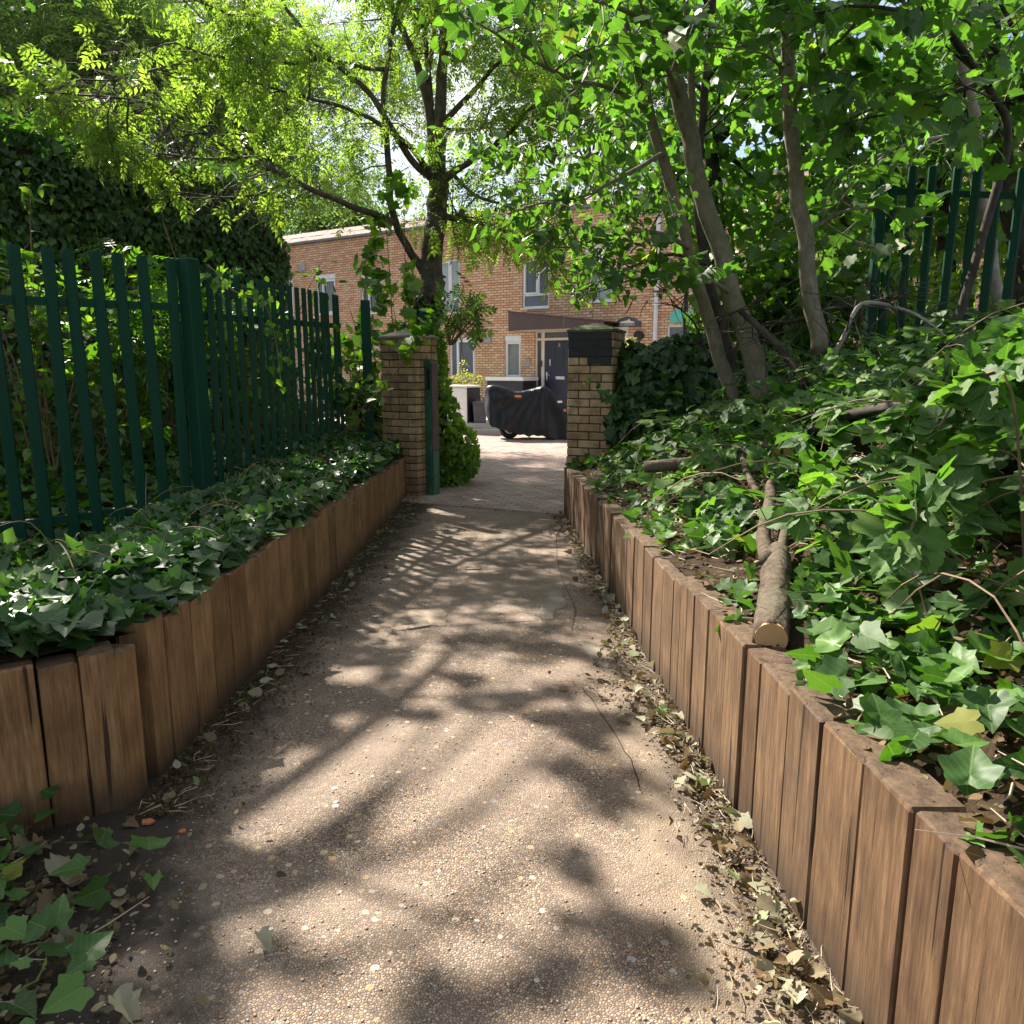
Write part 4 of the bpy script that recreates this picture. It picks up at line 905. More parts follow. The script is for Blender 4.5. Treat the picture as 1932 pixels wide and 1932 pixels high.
    def leaves(s,tm,mat,size,per=1.0,jit=.06,tiltn=.5,fn=above,down=.4,soft=12,up=(0,0,1),name='crown'):
        pos=np.array(s.pos); d=np.array(s.dir)
        pos,d=(pos,d) if not s.suncut else (lambda k:(pos[k],d[k]))(lit_ok(pos,s.back))
        n=int(len(pos)*per); ix=rng.integers(0,len(pos),n) if per>1.01 or per<.99 else np.arange(len(pos))
        pos=pos[ix]+rng.normal(size=(len(ix),3))*jit; d=d[ix]*.6+rng.normal(size=(len(ix),3))*.6+np.array([0,0,-down])
        if fn is not None:
            x,y=proj(pos+np.array([0,0,-size*.6])); k=fn(x,y,pos,soft); pos=pos[k]; d=d[k]
        nr=np.array(up)[None]+rng.normal(size=(len(pos),3))*tiltn
        s.n=len(pos)
        return scatter(name,tm,pos,d,nr,size*rng.uniform(.6,1.25,len(pos)),mat,s.t)
    def done(s,mat,name='trunk'): return s.w.build(name,mat,s.t,True,fix=False)
def sunward(px,py,h):
    "point h metres above the path along the line from a spot on the path to the sun"
    g=np.array(G(px,py)); return g+sd*(h/sd[2])
# ================================================================ ash tree behind the left pillar
ash=Tree('ash_tree','multi-branched ash tree rising behind the left pillar, long bare branches reaching left',(P(803,800,11.3)[0],11.3,-.3))
def Yp(pts): return pts
c=ash.limb([(800,830,11.3),(800,700,11.3),(802,620,11.3),(812,540,11.3),(820,460,11.3),(823,390,11.3),(827,330,11.3)],.20,.135,12)
ash.limb([(796,640,11.25),(806,590,11.2),(812,555,11.2),(818,510,11.25)],.12,.17,10,wob=.25)
top=[]
top.append(ash.limb([(827,335,11.3),(830,240,11.3),(834,150,11.2),(838,60,11),(846,-60,10.8),(852,-250,10.4)],.11,.03))
top.append(ash.limb([(822,350,11.3),(812,230,11.3),(797,150,11.2),(772,85,11.1),(742,20,11),(700,-90,10.8)],.085,.025))
top.append(ash.limb([(812,200,11.3),(806,120,11.4),(800,40,11.4),(792,-60,11.3)],.05,.02))
top.append(ash.limb([(802,150,11.3),(815,90,11.6),(822,20,11.8),(826,-90,12)],.045,.02))
right=[]
right.append(ash.limb([(832,345,11.3),(870,315,11.1),(920,285,10.8),(965,245,10.5),(1000,205,10.3),(1060,170,10)],.06,.015))
right.append(ash.limb([(834,245,11.3),(868,246,11.2),(900,243,11.1),(935,228,11),(985,232,10.8)],.04,.012))
right.append(ash.limb([(836,228,11.3),(880,185,11.2),(930,130,11),(970,90,10.8),(1010,30,10.5)],.05,.015))
right.append(ash.limb([(828,400,11.3),(855,412,11.2),(875,398,11.1)],.05,.04)); 
right.append(ash.limb([(870,402,11.1),(885,418,11.0),(930,425,10.9),(960,440,10.7),(990,470,10.5),(1020,490,10.4)],.035,.01))
right.append(ash.limb([(850,325,11.2),(900,370,11),(960,390,10.6),(1010,420,10.2)],.03,.01))
left=[]
stem=ash.limb([(800,515,11.3),(772,470,11.2),(745,418,11.0),(735,340,10.8),(728,250,10.6),(724,175,10.4),(736,90,10.2),(752,10,10),(765,-80,9.8)],.065,.02)
left.append(ash.limb([(745,418,11.0),(690,398,10.4),(640,380,9.9),(560,346,9.3),(500,315,8.9),(460,298,8.6),(410,265,8.2),(360,230,7.9),(290,175,7.5)],.050,.012))
left.append(ash.limb([(815,330,11.3),(765,270,10.8),(700,225,10.2),(640,200,9.8),(560,180,9.4),(500,160,9)],.045,.010))
left.append(ash.limb([(812,335,11.3),(775,300,11),(735,235,10.6),(700,180,10.4),(640,125,10.2),(580,65,10),(530,0,9.8),(500,-60,9.6)],.055,.015))
left.append(ash.limb([(745,130,10.5),(690,128,10.1),(610,112,9.7),(545,120,9.3),(470,112,8.9),(400,106,8.5),(330,80,8)],.032,.008))
left.append(ash.limb([(600,112,9.6),(540,60,9.2),(460,40,8.6),(380,0,8.2)],.025,.008))
left.append(ash.limb([(460,298,8.6),(380,300,8.2),(300,290,7.7),(240,292,7.2)],.02,.006))
left.append(ash.limb([(545,342,9.2),(480,368,8.6),(420,372,8.2),(360,365,7.8)],.018,.005))
left.append(ash.limb([(400,260,8.1),(330,215,7.6),(260,190,7.1),(180,180,6.7)],.018,.005))
left.append(ash.limb([(380,110,8.4),(300,130,7.9),(220,150,7.3),(150,150,6.9)],.018,.005))
for c in left: ash.sub(c,13,.95,.010,t0=.28,bias=(-.25,-.15,-.12),twigs=6,tw=.34,drop=.35)
ash.sub(left[0],12,.8,.010,t0=.35,bias=(-.2,-.2,-.4),twigs=6,tw=.34,drop=.45)
for c in top: ash.sub(c,14,1.2,.012,t0=.42,twigs=6,tw=.4)
for c in right: ash.sub(c,15,1.0,.010,t0=.3,twigs=6,tw=.36,drop=.4)
ash.sub(stem,14,.9,.010,t0=.35,bias=(-.2,-.1,0),twigs=6)
ash.leaves(ASH,M['ash'],.21,per=.85,jit=.08,tiltn=.55,down=.3)
ash.done(M['bark_ash'])
print('ash',ash.n)
# ================================================================ sycamore stems on the right bank
allr=lambda x,y,p,s=12: (p[:,1]<2.5)|(y<np.interp(x,BX,BY)+rng.normal(size=len(x))*s)|(x>1310)&(y<560)
syc=[]
def S(label,pts,r0,r1,mat='bark_syc',px0=None,name='sycamore_tree',group='slender leaning trees on the right bank'):
    b=P(*pts[0]); T=Tree(name,label,(b[0],b[1],b[2]),group=group); T.c=T.limb(pts,r0,r1,10,power=1); T.mat=mat; syc.append(T); return T
s1=S('thin pale trunk leaning left, leftmost of the stems beyond the right pillar',[(1385,760,6.6),(1352,655,6.6),(1325,560,6.6),(1300,470,6.6),(1268,360,6.6),(1228,215,6.5),(1202,125,6.4),(1170,10,6.3),(1140,-120,6.1)],.060,.032)
s2=S('thickest curved trunk of the right bank stems, with a branch scar',[(1446,770,6.4),(1412,645,6.4),(1386,560,6.4),(1345,430,6.45),(1308,300,6.5),(1282,180,6.45),(1263,70,6.4),(1252,-60,6.2),(1240,-220,6.0)],.090,.055)
s3=S('slim straight trunk standing behind the thickest curved one',[(1400,745,7.3),(1370,645,7.3),(1338,530,7.3),(1318,425,7.3),(1316,330,7.3),(1324,250,7.3),(1334,150,7.2),(1342,40,7.1),(1352,-120,6.9)],.05,.03,'bark_dark')
s4=s2; c4=s2.limb([(1318,335,6.5),(1308,240,6.6),(1304,150,6.6),(1297,40,6.5),(1290,-90,6.4)],.04,.02)
s5=S('slender upright grey trunk in the middle of the right bank',[(1548,665,6.1),(1531,560,6.1),(1518,450,6.1),(1501,320,6.1),(1491,200,6.0),(1489,90,5.9),(1500,-20,5.7),(1520,-160,5.5)],.066,.040)
s6=S('pale sunlit trunk in front of the right-hand fence',[(1890,600,7.6),(1872,500,7.6),(1860,400,7.6),(1842,325,7.5),(1843,250,7.4),(1830,175,7.3),(1806,100,7.2),(1790,0,7.0),(1770,-140,6.8)],.060,.04,'bark_pale')
s7=S('dark thin trunk that curves across the right-hand fence',[(1790,635,5.9),(1818,575,5.9),(1866,400,5.9),(1897,300,5.9),(1896,225,5.9),(1857,155,5.8),(1777,40,5.6),(1720,-60,5.4)],.034,.022,'bark_dark')
s8=S('dark trunk behind the fence at the right edge of the photo',[(1935,620,9),(1925,500,9),(1900,350,9),(1888,240,9),(1870,100,8.9),(1860,-80,8.8)],.13,.08,'bark_dark')
extra={s1:[[(1228,215,6.5),(1160,170,6.0),(1080,150,5.5),(1000,110,5.1),(930,60,4.9)],[(1300,470,6.6),(1245,440,6.2),(1170,440,6.0),(1110,455,5.9)],[(1250,290,6.5),(1180,330,6.1),(1100,370,5.8),(1030,380,5.7)]],
 s2:[[(1262,70,6.4),(1180,20,5.8),(1080,-10,5.2),(980,-40,4.8),(900,-80,4.6)],[(1280,180,6.4),(1240,90,5.8),(1200,-20,5.2)],[(1386,560,6.4),(1320,520,6.2),(1240,520,6.1),(1180,530,6.0)]],
 s3:[[(1334,150,7.2),(1380,90,6.8),(1440,30,6.4)],[(1342,40,7.1),(1310,-50,6.5),(1260,-150,6)],[(1330,500,7.2),(1270,480,7.1),(1200,500,7.1),(1150,520,7)]],
 s5:[[(1491,200,6),(1540,120,5.6),(1600,60,5.3),(1660,-20,5)],[(1490,90,5.9),(1450,0,5.5),(1400,-80,5)],[(1501,320,6.1),(1580,240,6),(1660,200,5.9)],[(1518,440,6.1),(1590,400,6.2),(1680,390,6.4)]],
 s6:[[(1806,100,7.2),(1720,60,6.8),(1620,50,6.4)],[(1843,250,7.4),(1740,265,7.2),(1640,300,7.1)]],
 s7:[[(1857,155,5.8),(1780,180,5.7),(1700,210,5.6)],[(1777,40,5.6),(1700,20,5.2),(1600,10,4.9)]], s8:[[(1888,240,9),(1800,200,8.6),(1700,180,8.3)]]}
for T in syc:
    for e in extra.get(T,[]):
        c=T.limb(e,.022,.008); T.sub(c,6,.7,.008,t0=.2,twigs=5,tw=.3,drop=.15,fn=allr)
    if T is s1:
        for (x,y,Y) in ((1120,520,6),(1180,480,6.1),(1235,540,6.3),(1060,440,5.9),(1150,420,6),(1225,430,6.3),(1000,400,5.8),(960,330,5.8),(1080,340,5.9),(1170,340,6.1),(1110,560,6.1),(1200,560,6.3),(1040,500,6),(900,250,6),(1000,250,6),(1130,250,6)):
            T.clump(P(x,y,Y),(.36,.3,.26),46)
    T.sub(T.c,8,1.1,.010,t0=.6,twigs=5,tw=.33,drop=.1,bias=(0,-.1,.1),fn=allr)
s2.sub(c4,8,.8,.008,t0=.4,fn=allr)
# unseen leaf clumps added over path and viewpoint to cut sky light
for T,base in ((s2,(1.6,4.6,6)),(s5,(2.2,4.6,6)),(s7,(2.6,4.2,6))):
    for i in range(34):
        q=(random.uniform(-2.6,5.5),random.uniform(-6,4.6),random.uniform(5.0,8))
        T.clump(q,.7,44)
        if i%4==0: T.limb([base,tuple((np.array(base)+np.array(q))/2+np.array([0,0,.4])),q],.03,.01,5,px=False)
for T in syc:
    broad=T in (s1,s3)
    T.leaves(OVAL if broad else SYC,M['beech' if broad else 'sycamore'],.085 if broad else .125,per=1.2 if T is s1 else .58,jit=.06,tiltn=.45,fn=allr,down=.35); print(T.t.name,T.n)
    T.done(M[T.mat])
# ================================================================ crowns overhead, out of frame: they throw the dappled shade
ov=Tree('plane_tree','tall broad-leaved tree overhanging the path from the left, at the top edge',(-4.6,5.6,.2))
tr=[(-4.6,5.6,.2),(-4.7,5.7,2.5),(-4.5,5.8,5),(-4.0,6.0,7.5),(-3.4,6.2,10)]
ov.limb(tr,.24,.08,12,px=False)
blobs=[(560,1660,.14),(640,1690,.18),(730,1640,.22),(830,1600,.20),(930,1620,.20),(1020,1660,.16),(900,1540,.16),(820,1530,.13),(700,1570,.10),(1110,1700,.14),(540,1560,.10),
 (1100,1520,.12),(1130,1440,.14),(1160,1600,.13),(1180,1380,.12),(1100,1350,.15),(1060,1300,.15),(1180,1500,.12),
 (470,1850,.16),(430,1760,.14),(600,1860,.10),(900,1900,.10),(1060,1870,.10),(1300,1880,.12),(1180,1800,.12),(1230,1640,.10),(760,1800,.06),(420,1660,.12),
 (620,1330,.16),(700,1340,.16),(780,1350,.14),(820,1315,.12),(560,1380,.12),(900,1300,.10),(930,1330,.08),(890,1410,.09),(970,1395,.06),
 (900,1215,.16),(980,1225,.14),(1050,1235,.14),(1120,1260,.16),(660,1250,.10),(730,1240,.12),(800,1240,.10),(560,1290,.10),
 (880,1120,.14),(960,1130,.14),(1040,1110,.16),(960,1060,.14),(1040,1050,.16),(900,1030,.14),(990,1020,.18),(820,1060,.12),(860,1000,.16),(950,985,.18),(1030,985,.2),(780,1020,.12),(1020,1180,.12)]
tips=[]
for (x,y,r) in blobs:
    h=random.uniform(4.6,8.5); q=sunward(x,y,h); r=r*1.0
    if not lit_ok(q[None])[0]: continue
    ov.clump(q,(r*.9,r*.9,r*.8),int(700*r*r)+7); tips.append(q)
for q in tips[::3]:
    k=min(4,max(1,int((q[2]-1)/2.4))); a=np.array(tr[k]); mid=(a+q)/2+np.array([0,0,.35]); ov.limb([tuple(a),tuple(mid),tuple(q)],.035,.008,5,px=False)
for i in range(46):   # crown above the fence and the bed left of the path
    g=np.array([random.uniform(-3.2,-1.15),random.uniform(1.6,7.5),.8]); h=random.uniform(4.5,7); q=g+sd*(h/sd[2])
    if lit_ok(q[None])[0]: ov.clump(q,.36,30)
for i in range(0):
    x=random.uniform(-7.0,-1.2); y=random.uniform(2.5,9); z=random.uniform(5.2,9.5)
    # keep sun gaps over the open path
    g=np.array([x,y,z])-sd*(z/sd[2]); 
    if -.95<g[0]<.75 and .8<g[1]<8: continue
    ov.clump((x,y,z),.42,60)
pos=np.array(ov.pos); outf=lambda x,y,p,s=12:(y<40)|(p[:,1]<2.5)
ov.leaves(SYC,M['sycamore'],.11,per=1,jit=.03,tiltn=.5,fn=outf,down=.3); print('over',ov.n)
ov.done(M['bark_syc'])
# ================================================================ trees behind
def backtree(label,pts,crown,nleaf,tm,mat,size,bmat='bark_dark',name='tree',fn=None,group=None,limbs=7,clump=.6,trunk_r=.16,jitter=.24):
    b=pts[0]; T=Tree(name,label,b,group=group); T.back=True; T.limb(pts,trunk_r,trunk_r*.4,10,px=False)
    (cx,cy,cz),(rx,ry,rz)=crown; K=[]
    for i in range(limbs*4):
        e=rng.normal(size=3); e/=np.linalg.norm(e); q=np.array([cx,cy,cz])+e*np.array([rx,ry,rz])*random.uniform(.35,1.0); K.append(q)
    for q in K[::2]:
        a=np.array(pts[-1])*(.5)+np.array(pts[-2])*.5; mid=(a+q)/2+np.array([0,0,.2]); T.limb([tuple(a),tuple(mid),tuple(q)],trunk_r*.3,.01,5,px=False)
    n=nleaf; ks=rng.integers(0,len(K),n); pos=np.array(K)[ks]+rng.normal(size=(n,3))*clump*np.array([1,1,.7])
    T.pos=list(pos); T.dir=list(rdir(n)*.5+np.array([0,0,-.3]))
    T.leaves(tm,mat,size,per=1,jit=.05,fn=fn,tiltn=.7); T.done(M[bmat]); return T
noh=lambda x,y,p,s=10:(y<np.interp(x,[-500,540,545,690,700,1000,1250,1300,1500,2500],[460,460,428,420,450,400,400,520,640,640])+rng.normal(size=len(x))*s)
def at(px,py,Y,dz=0): q=P(px,py,Y); return (q[0],Y,q[2]+dz)
backtree('grey-green willow in the top left corner behind the ivy covered building',[at(120,690,16),at(110,400,16),at(120,150,16)],(at(110,80,16),(4.4,2,3.4)),7500,FINE,M['willow'],.36,name='willow_tree',fn=noh)
backtree('fine-leaved willow behind the ash branches, beyond the end of the ivy building',[at(470,690,18),at(460,400,18),at(450,200,18)],(at(470,180,18),(3.8,2,3.3)),4800,FINE,M['willow'],.34,name='willow_tree',fn=noh)
backtree('rounded green tree rising beyond the left end of the house roof',[at(625,560,36),at(625,480,36),at(625,440,36)],(at(625,440,36),(2.2,2,1.7)),1500,SPRAY,M['far'],.4,name='tree',fn=lambda x,y,p,s=4:(y<np.interp(x,[500,690,760],[462,440,440])))
rb='leafy trees standing behind the right bank'
backtree('leafy green tree with lit edges behind the two leftmost leaning trunks',[at(1330,660,10.5),at(1340,400,10.5),at(1350,150,10.5)],(at(1330,250,10.5),(1.7,1.6,2.3)),1700,SYC,M['sycamore'],.16,name='maple_tree',fn=noh,group=rb)
backtree('dense leafy tree behind the slender upright trunk on the right',[at(1600,620,11),at(1600,400,11),at(1590,150,11)],(at(1560,300,10.5),(2.0,1.6,2.5)),2000,SYC,M['sycamore'],.16,name='maple_tree',fn=noh,group=rb)
backtree('bright yellow-green tree behind the right-hand fence',[at(1780,620,10),at(1790,400,10),at(1790,150,10)],(at(1790,260,10.3),(1.9,1.3,2.7)),1900,SYC,M['under'],.14,name='maple_tree',fn=noh,group=rb)
backtree('dark leafy tree at the top right corner of the photo',[at(2000,620,9),at(1990,400,9),at(1950,100,9)],(at(1930,60,8.5),(1.6,1.3,1.7)),1100,SYC,M['sycamore'],.15,name='maple_tree',fn=noh,group=rb)
backtree('fine-leaved tree behind the gap between ash and leaning trunks',[at(1120,640,26),at(1120,400,26),at(1110,250,26)],(at(1120,130,28),(4.6,2.5,4.6)),4600,FINE,M['far'],.42,name='tree',fn=lambda x,y,p,s=8:(y<np.interp(x,[900,1180,1200,1500],[400,360,350,330])))
# ================================================================ ivy covered building on the left
ca=np.array(at(545,690,11)); d0=np.array([-3.1,-4.9,0.]); d0/=np.linalg.norm(d0); H_=P(545,372,11)[2]
A0=np.array([ca[0],ca[1],0]); 
iv=empty('ivy_covered_building',(A0[0],A0[1],0)); tag(iv,'low building wholly covered in dark ivy behind the left fence, its top edge sunlit','building')
nr_=np.array([-d0[1],d0[0],0]); nr_=nr_ if nr_[1]<0 else -nr_    # outward normal of the long wall
LW=9.0; DW=1.6
s=MB(); q=[A0,A0+d0*LW,A0+d0*LW-nr_*DW,A0-nr_*DW]
s.add([tuple(p+np.array([0,0,-.3])-A0) for p in q]+[tuple(p+np.array([0,0,H_-.12])-A0) for p in q],[(0,1,2,3),(4,5,6,7),(0,1,5,4),(1,2,6,5),(2,3,7,6),(3,0,4,7)])
s.build('wall',M['soil'],iv)
def bulge(u,z): return .10*np.array([nz(a,b,1.1,4) for a,b in zip(u,z)])+.05*np.array([nz(a,b,3.1,8) for a,b in zip(u,z)])
n=26000; u=rng.uniform(-.05,LW,n); z=rng.uniform(.0,H_+.05,n); pos=A0+d0*u[:,None]+nr_*(.05+bulge(u,z)+rng.uniform(-.02,.05,n))[:,None]; pos[:,2]=z
tip=np.tile([0,0,-1.],(n,1))+rng.normal(size=(n,3))*.4; nn_=nr_[None]+rng.normal(size=(n,3))*.3+np.array([0,0,.25])
scatter('ivy_face',IVY,pos,tip,nn_,rng.uniform(.045,.085,n),M['ivy_wall'],iv)
n=4500; v=rng.uniform(0,DW,n); z=rng.uniform(0,H_,n); pos=A0-nr_*v[:,None]-d0*(.05+.06*rng.random(n)+bulge(v,z))[:,None]; pos[:,2]=z
tip=np.tile([0,0,-1.],(n,1))+rng.normal(size=(n,3))*.45; nn_=-d0[None]+rng.normal(size=(n,3))*.4
scatter('ivy_end',IVY,pos,tip,nn_,rng.uniform(.05,.09,n),M['ivy_bright'],iv)
n=6500; u=rng.uniform(-.1,LW,n); v=rng.uniform(-.12,DW,n); e=np.abs(rng.normal(size=n))*.13
pos=A0+d0*u[:,None]-nr_*v[:,None]; pos[:,2]=H_-.06+e+bulge(u,v)*1.2
tip=rng.normal(size=(n,3))+np.array([0,0,-.2]); nn_=rng.normal(size=(n,3))*.5+np.array([0,0,1])
scatter('ivy_top',IVY,pos,tip,nn_,rng.uniform(.07,.14,n),M['ivy_bright'],iv)
# ================================================================ ivy hedge right of the left pillar
def mass(name,label,cat,ells,dens,tm,mat,size,base,stems=None,group=None,fn=None,inner='soil',partname='foliage',out=.5,rn=None,core=.78):
    T=empty(name,base); tag(T,label,cat,group); P_=[];N_=[]
    for (c,r) in ells:
        c=np.array(c);r=np.array(r); area=4*math.pi*((r[0]*r[1])**1.6/3+(r[0]*r[2])**1.6/3+(r[1]*r[2])**1.6/3)**(1/1.6)
        n=int(area*dens); e=rdir(n); k=rng.uniform(.82,1.08,n)+.10*np.array([nz(a*3,b*3+c_*2,1,2) for a,b,c_ in e]); P_.append(c+e*r*k[:,None]); N_.append(norm(e/r))
    Pp=np.vstack(P_);Nn=np.vstack(N_)
    ok=np.ones(len(Pp),bool)
    for (c,r) in ells:
        q=(Pp-np.array(c))/np.array(r); ok&=(np.sum(q*q,1)>.55)
    if fn is not None: x,y=proj(Pp); ok&=fn(x,y,Pp)
    Pp=Pp[ok];Nn=Nn[ok]
    tip=np.tile([0,0,-1.],(len(Pp),1))*.8+rng.normal(size=(len(Pp),3))*.6; nr=Nn+np.array([0,0,.5])+rng.normal(size=(len(Pp),3))*out
    scatter(partname,tm,Pp,tip,nr,rng.uniform(size*.65,size*1.25,len(Pp)),mat,T,None if rn is None else rn(len(Pp)))
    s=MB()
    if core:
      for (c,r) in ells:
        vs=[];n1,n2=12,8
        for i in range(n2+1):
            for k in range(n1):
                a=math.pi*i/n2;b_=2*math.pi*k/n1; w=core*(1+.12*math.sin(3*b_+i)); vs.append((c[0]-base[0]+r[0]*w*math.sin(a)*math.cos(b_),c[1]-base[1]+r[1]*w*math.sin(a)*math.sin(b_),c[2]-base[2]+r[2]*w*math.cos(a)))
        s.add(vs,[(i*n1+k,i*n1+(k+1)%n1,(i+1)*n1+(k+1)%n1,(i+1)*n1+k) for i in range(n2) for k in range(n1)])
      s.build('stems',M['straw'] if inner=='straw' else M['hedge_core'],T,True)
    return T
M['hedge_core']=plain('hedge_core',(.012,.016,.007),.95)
hy=10.2
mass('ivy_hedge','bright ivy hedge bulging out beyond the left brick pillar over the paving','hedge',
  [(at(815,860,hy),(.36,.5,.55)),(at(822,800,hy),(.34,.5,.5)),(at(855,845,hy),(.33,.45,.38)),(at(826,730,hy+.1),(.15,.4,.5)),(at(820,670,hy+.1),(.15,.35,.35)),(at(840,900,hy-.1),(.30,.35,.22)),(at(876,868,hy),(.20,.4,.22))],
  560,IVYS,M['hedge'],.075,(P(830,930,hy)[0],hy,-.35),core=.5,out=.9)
# ivy sleeve on the lower ash trunk
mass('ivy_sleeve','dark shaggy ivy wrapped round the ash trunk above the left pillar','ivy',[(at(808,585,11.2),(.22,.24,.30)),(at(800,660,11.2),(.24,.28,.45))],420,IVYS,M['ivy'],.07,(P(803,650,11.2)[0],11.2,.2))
# ivy mound right of the right pillar
mass('ivy_mound','dark ivy mound heaped up against the right brick pillar','ivy',
  [(at(1215,735,8.3),(.42,.4,.42)),(at(1290,720,8.3),(.5,.5,.48)),(at(1205,800,8.0),(.35,.35,.35)),(at(1370,730,8.5),(.6,.5,.42)),(at(1290,790,7.9),(.5,.4,.35)),(at(1450,740,8.5),(.6,.5,.4)),(at(1190,690,8.4),(.2,.25,.25))],
  520,IVY,M['ivy'],.10,(P(1290,800,8.3)[0],8.3,-.1),rn=lambda n:rng.random(n)*.8)
# young ivy shoot creeping over the face of the right pillar
T=empty('ivy_shoot',P(1135,745,7.85)); tag(T,'pale young ivy shoot creeping across the front of the right pillar','ivy')
c=spline([P(x,y,Y) for x,y,Y in ((1178,790,7.9),(1160,765,7.88),(1148,748,7.86),(1130,735,7.86),(1112,722,7.88),(1100,716,7.9))],4); s=MB(); s.tube([tuple(p-np.array(T.location)) for p in c],.004,5); s.build('stem',M['pale_twig'],T,fix=False)
n=22; k=rng.integers(0,len(c),n); q=c[k]+rng.normal(size=(n,3))*np.array([.03,.012,.03])-np.array([0,.03,0]); scatter('leaves',IVY,q,rng.normal(size=(n,3))*.5+np.array([0,0,-.8]),rng.normal(size=(n,3))*.3+np.array([-.1,-1,.3]),np.interp(k,[0,len(c)],[.075,.035]),M['ivy_bank'],T)
T=empty('ivy_shoot',P(395,505,5.25)); tag(T,'ivy strand trailing from the top of the thick fence post on the left','ivy')
c=spline([P(x,y,Y) for x,y,Y in ((392,500,5.15),(415,520,5.25),(440,548,5.35),(470,560,5.6),(500,575,5.8),(520,640,6.0),(530,720,6.1))],4); s=MB(); s.tube([tuple(p-np.array(T.location)) for p in c],.003,5); s.build('stem',M['pale_twig'],T,fix=False)
n=40; k=rng.integers(0,len(c),n); q=c[k]+rng.normal(size=(n,3))*np.array([.05,.04,.05]); scatter('leaves',IVY,q,rng.normal(size=(n,3))*.6+np.array([0,0,-.6]),rng.normal(size=(n,3))*.5+np.array([0,-1,.5]),rng.uniform(.04,.07,n),M['under'],T)
# sycamore sapling and shrubs behind the left fence
def bush(name,label,cx,cy,Y,r,n,tm,mat,size,group=None,fn=None,up=.5):
    q=P(cx,cy,Y); zb=.1 if name!='ash_sapling' else q[2]-.35; T=Tree(name,label,(q[0]-(.15 if zb>.2 else 0),Y,zb),cat='shrub',group=group)
    for i in range(9):
        e=rng.normal(size=3)*np.array(r)*.6; e[2]=abs(e[2]); tgt=np.array([q[0],Y,q[2]])+e-np.array([0,0,r[2]*.3])
        b0=(T.t.location.x+random.uniform(-.15,.15)*(zb<.2),Y+random.uniform(-.1,.1),zb-.05); c=T.limb([b0,tuple((np.array(b0)*.5+tgt*.5)+rng.normal(size=3)*.06),tuple(tgt)],.014,.004,4,px=False)
        T.sub(c,5,max(r)*.5,.005,t0=.3,twigs=3,tw=.22,drop=.1,fn=fn,nn=3)
    m=n-len(T.pos)
    if m>0:
        e=rdir(m)*rng.uniform(.3,1,(m,1))**.5*np.array(r); T.pos+=list(np.array([q[0],Y,q[2]])+e); T.dir+=list(e+np.array([0,0,-.2]))
    T.leaves(tm,mat,size,per=.16 if name=='ash_sapling' else 1,jit=.05,tiltn=.6,fn=fn,down=.2); T.done(M['straw'],'stems'); return T
sapf=lambda x,y,p,s=8:((x>655)&(x<782))|(y>640)
bush('sycamore_sapling','bright backlit sycamore sapling between the fence end post and the ash trunk',735,560,10.6,(.52,.5,1.1),650,SYC,M['under'],.15,fn=sapf)
bush('sycamore_sapling','lower leafy sapling behind the last pales of the left fence',690,700,9.9,(.55,.5,.7),500,SYC,M['under'],.13)
bush('ash_sapling','ash seedling sprouting over the ivy hedge, against the house wall',870,590,10.0,(.26,.22,.22),34,ASH,M['under'],.24,fn=lambda x,y,p,s=8:(x>835)&(y<660)&(x<905))
gb='shrubs growing behind the left fence'
for (cx,cy,Y,r,n,tm,size,lab) in [
  (200,680,6.6,(.6,.5,.6),300,ASH,.24,'feathery yellow-green shrub behind the third and fourth pales of the left fence'),
  (330,660,7.2,(.6,.5,.75),300,ASH,.24,'tall feathery shrub rising left of the thick fence post'),
  (60,640,6.0,(.5,.5,.7),120,OVAL,.09,'thin climbing shrub with round leaves at the far left edge'),
  (470,690,7.8,(.6,.5,.7),420,OVAL,.10,'leafy shrub just right of the thick fence post'),
  (600,700,8.8,(.6,.5,.65),420,SYC,.12,'broad-leaved shrub behind the middle of the farther fence panel'),
  (110,800,6.2,(.8,.5,.45),420,OVAL,.10,'low shrub behind the nearest pales, close to the ground'),
  (320,800,6.9,(.8,.5,.45),420,SYC,.11,'low broad-leaved shrub behind the base of the thick fence post'),
  (700,770,9.9,(.6,.5,.5),420,SYC,.11,'low leafy shrub between the fence end post and the left pillar'),
  (540,760,8.2,(.7,.5,.4),380,OVAL,.10,'low shrub at the foot of the farther fence panel')]:
    bush('shrub',lab,cx,cy,Y,r,n,tm,M['under'],size,gb)
# yellow planter plant, yellow shrub by the house
T,q=PLANT
n=460; e=rdir(n)*np.array([.42,.25,.20])+np.array([q[0],q[1],q[2]+.1]); e[:40]=rdir(40)*np.array([.16,.15,.28])+np.array([q[0]-.05,q[1],q[2]+.35]); scatter('foliage',OVAL,e,rdir(n)+np.array([0,0,-.3]),rdir(n)+np.array([0,0,1]),.07,M['yellow_plant'],T)
for (cx,cy,Y,r,n,lab) in [(1410,560,9.4,(.6,.4,.8),420,'shrub of hanging leaves between the leftmost and thickest leaning trunks'),(1490,590,9.0,(.5,.4,.7),360,'leafy shrub between the thickest and the slender upright trunk'),(1610,560,8.6,(.6,.4,.8),420,'leafy shrub left of the right-hand fence'),(1760,560,8.4,(.9,.4,.8),520,'bright shrub seen through the pales of the right-hand fence')]:
    bush('shrub',lab,cx,cy,Y,r,n,SYC,M['under'] if 'bright' in lab else M['sycamore'],.12,'shrubs behind the leaning trunks')
bush('shrub','yellow-green bush in the front garden right of the right brick pillar',1188,690,16,(.45,.4,.5),260,OVAL,M['yellow_plant'],.10)
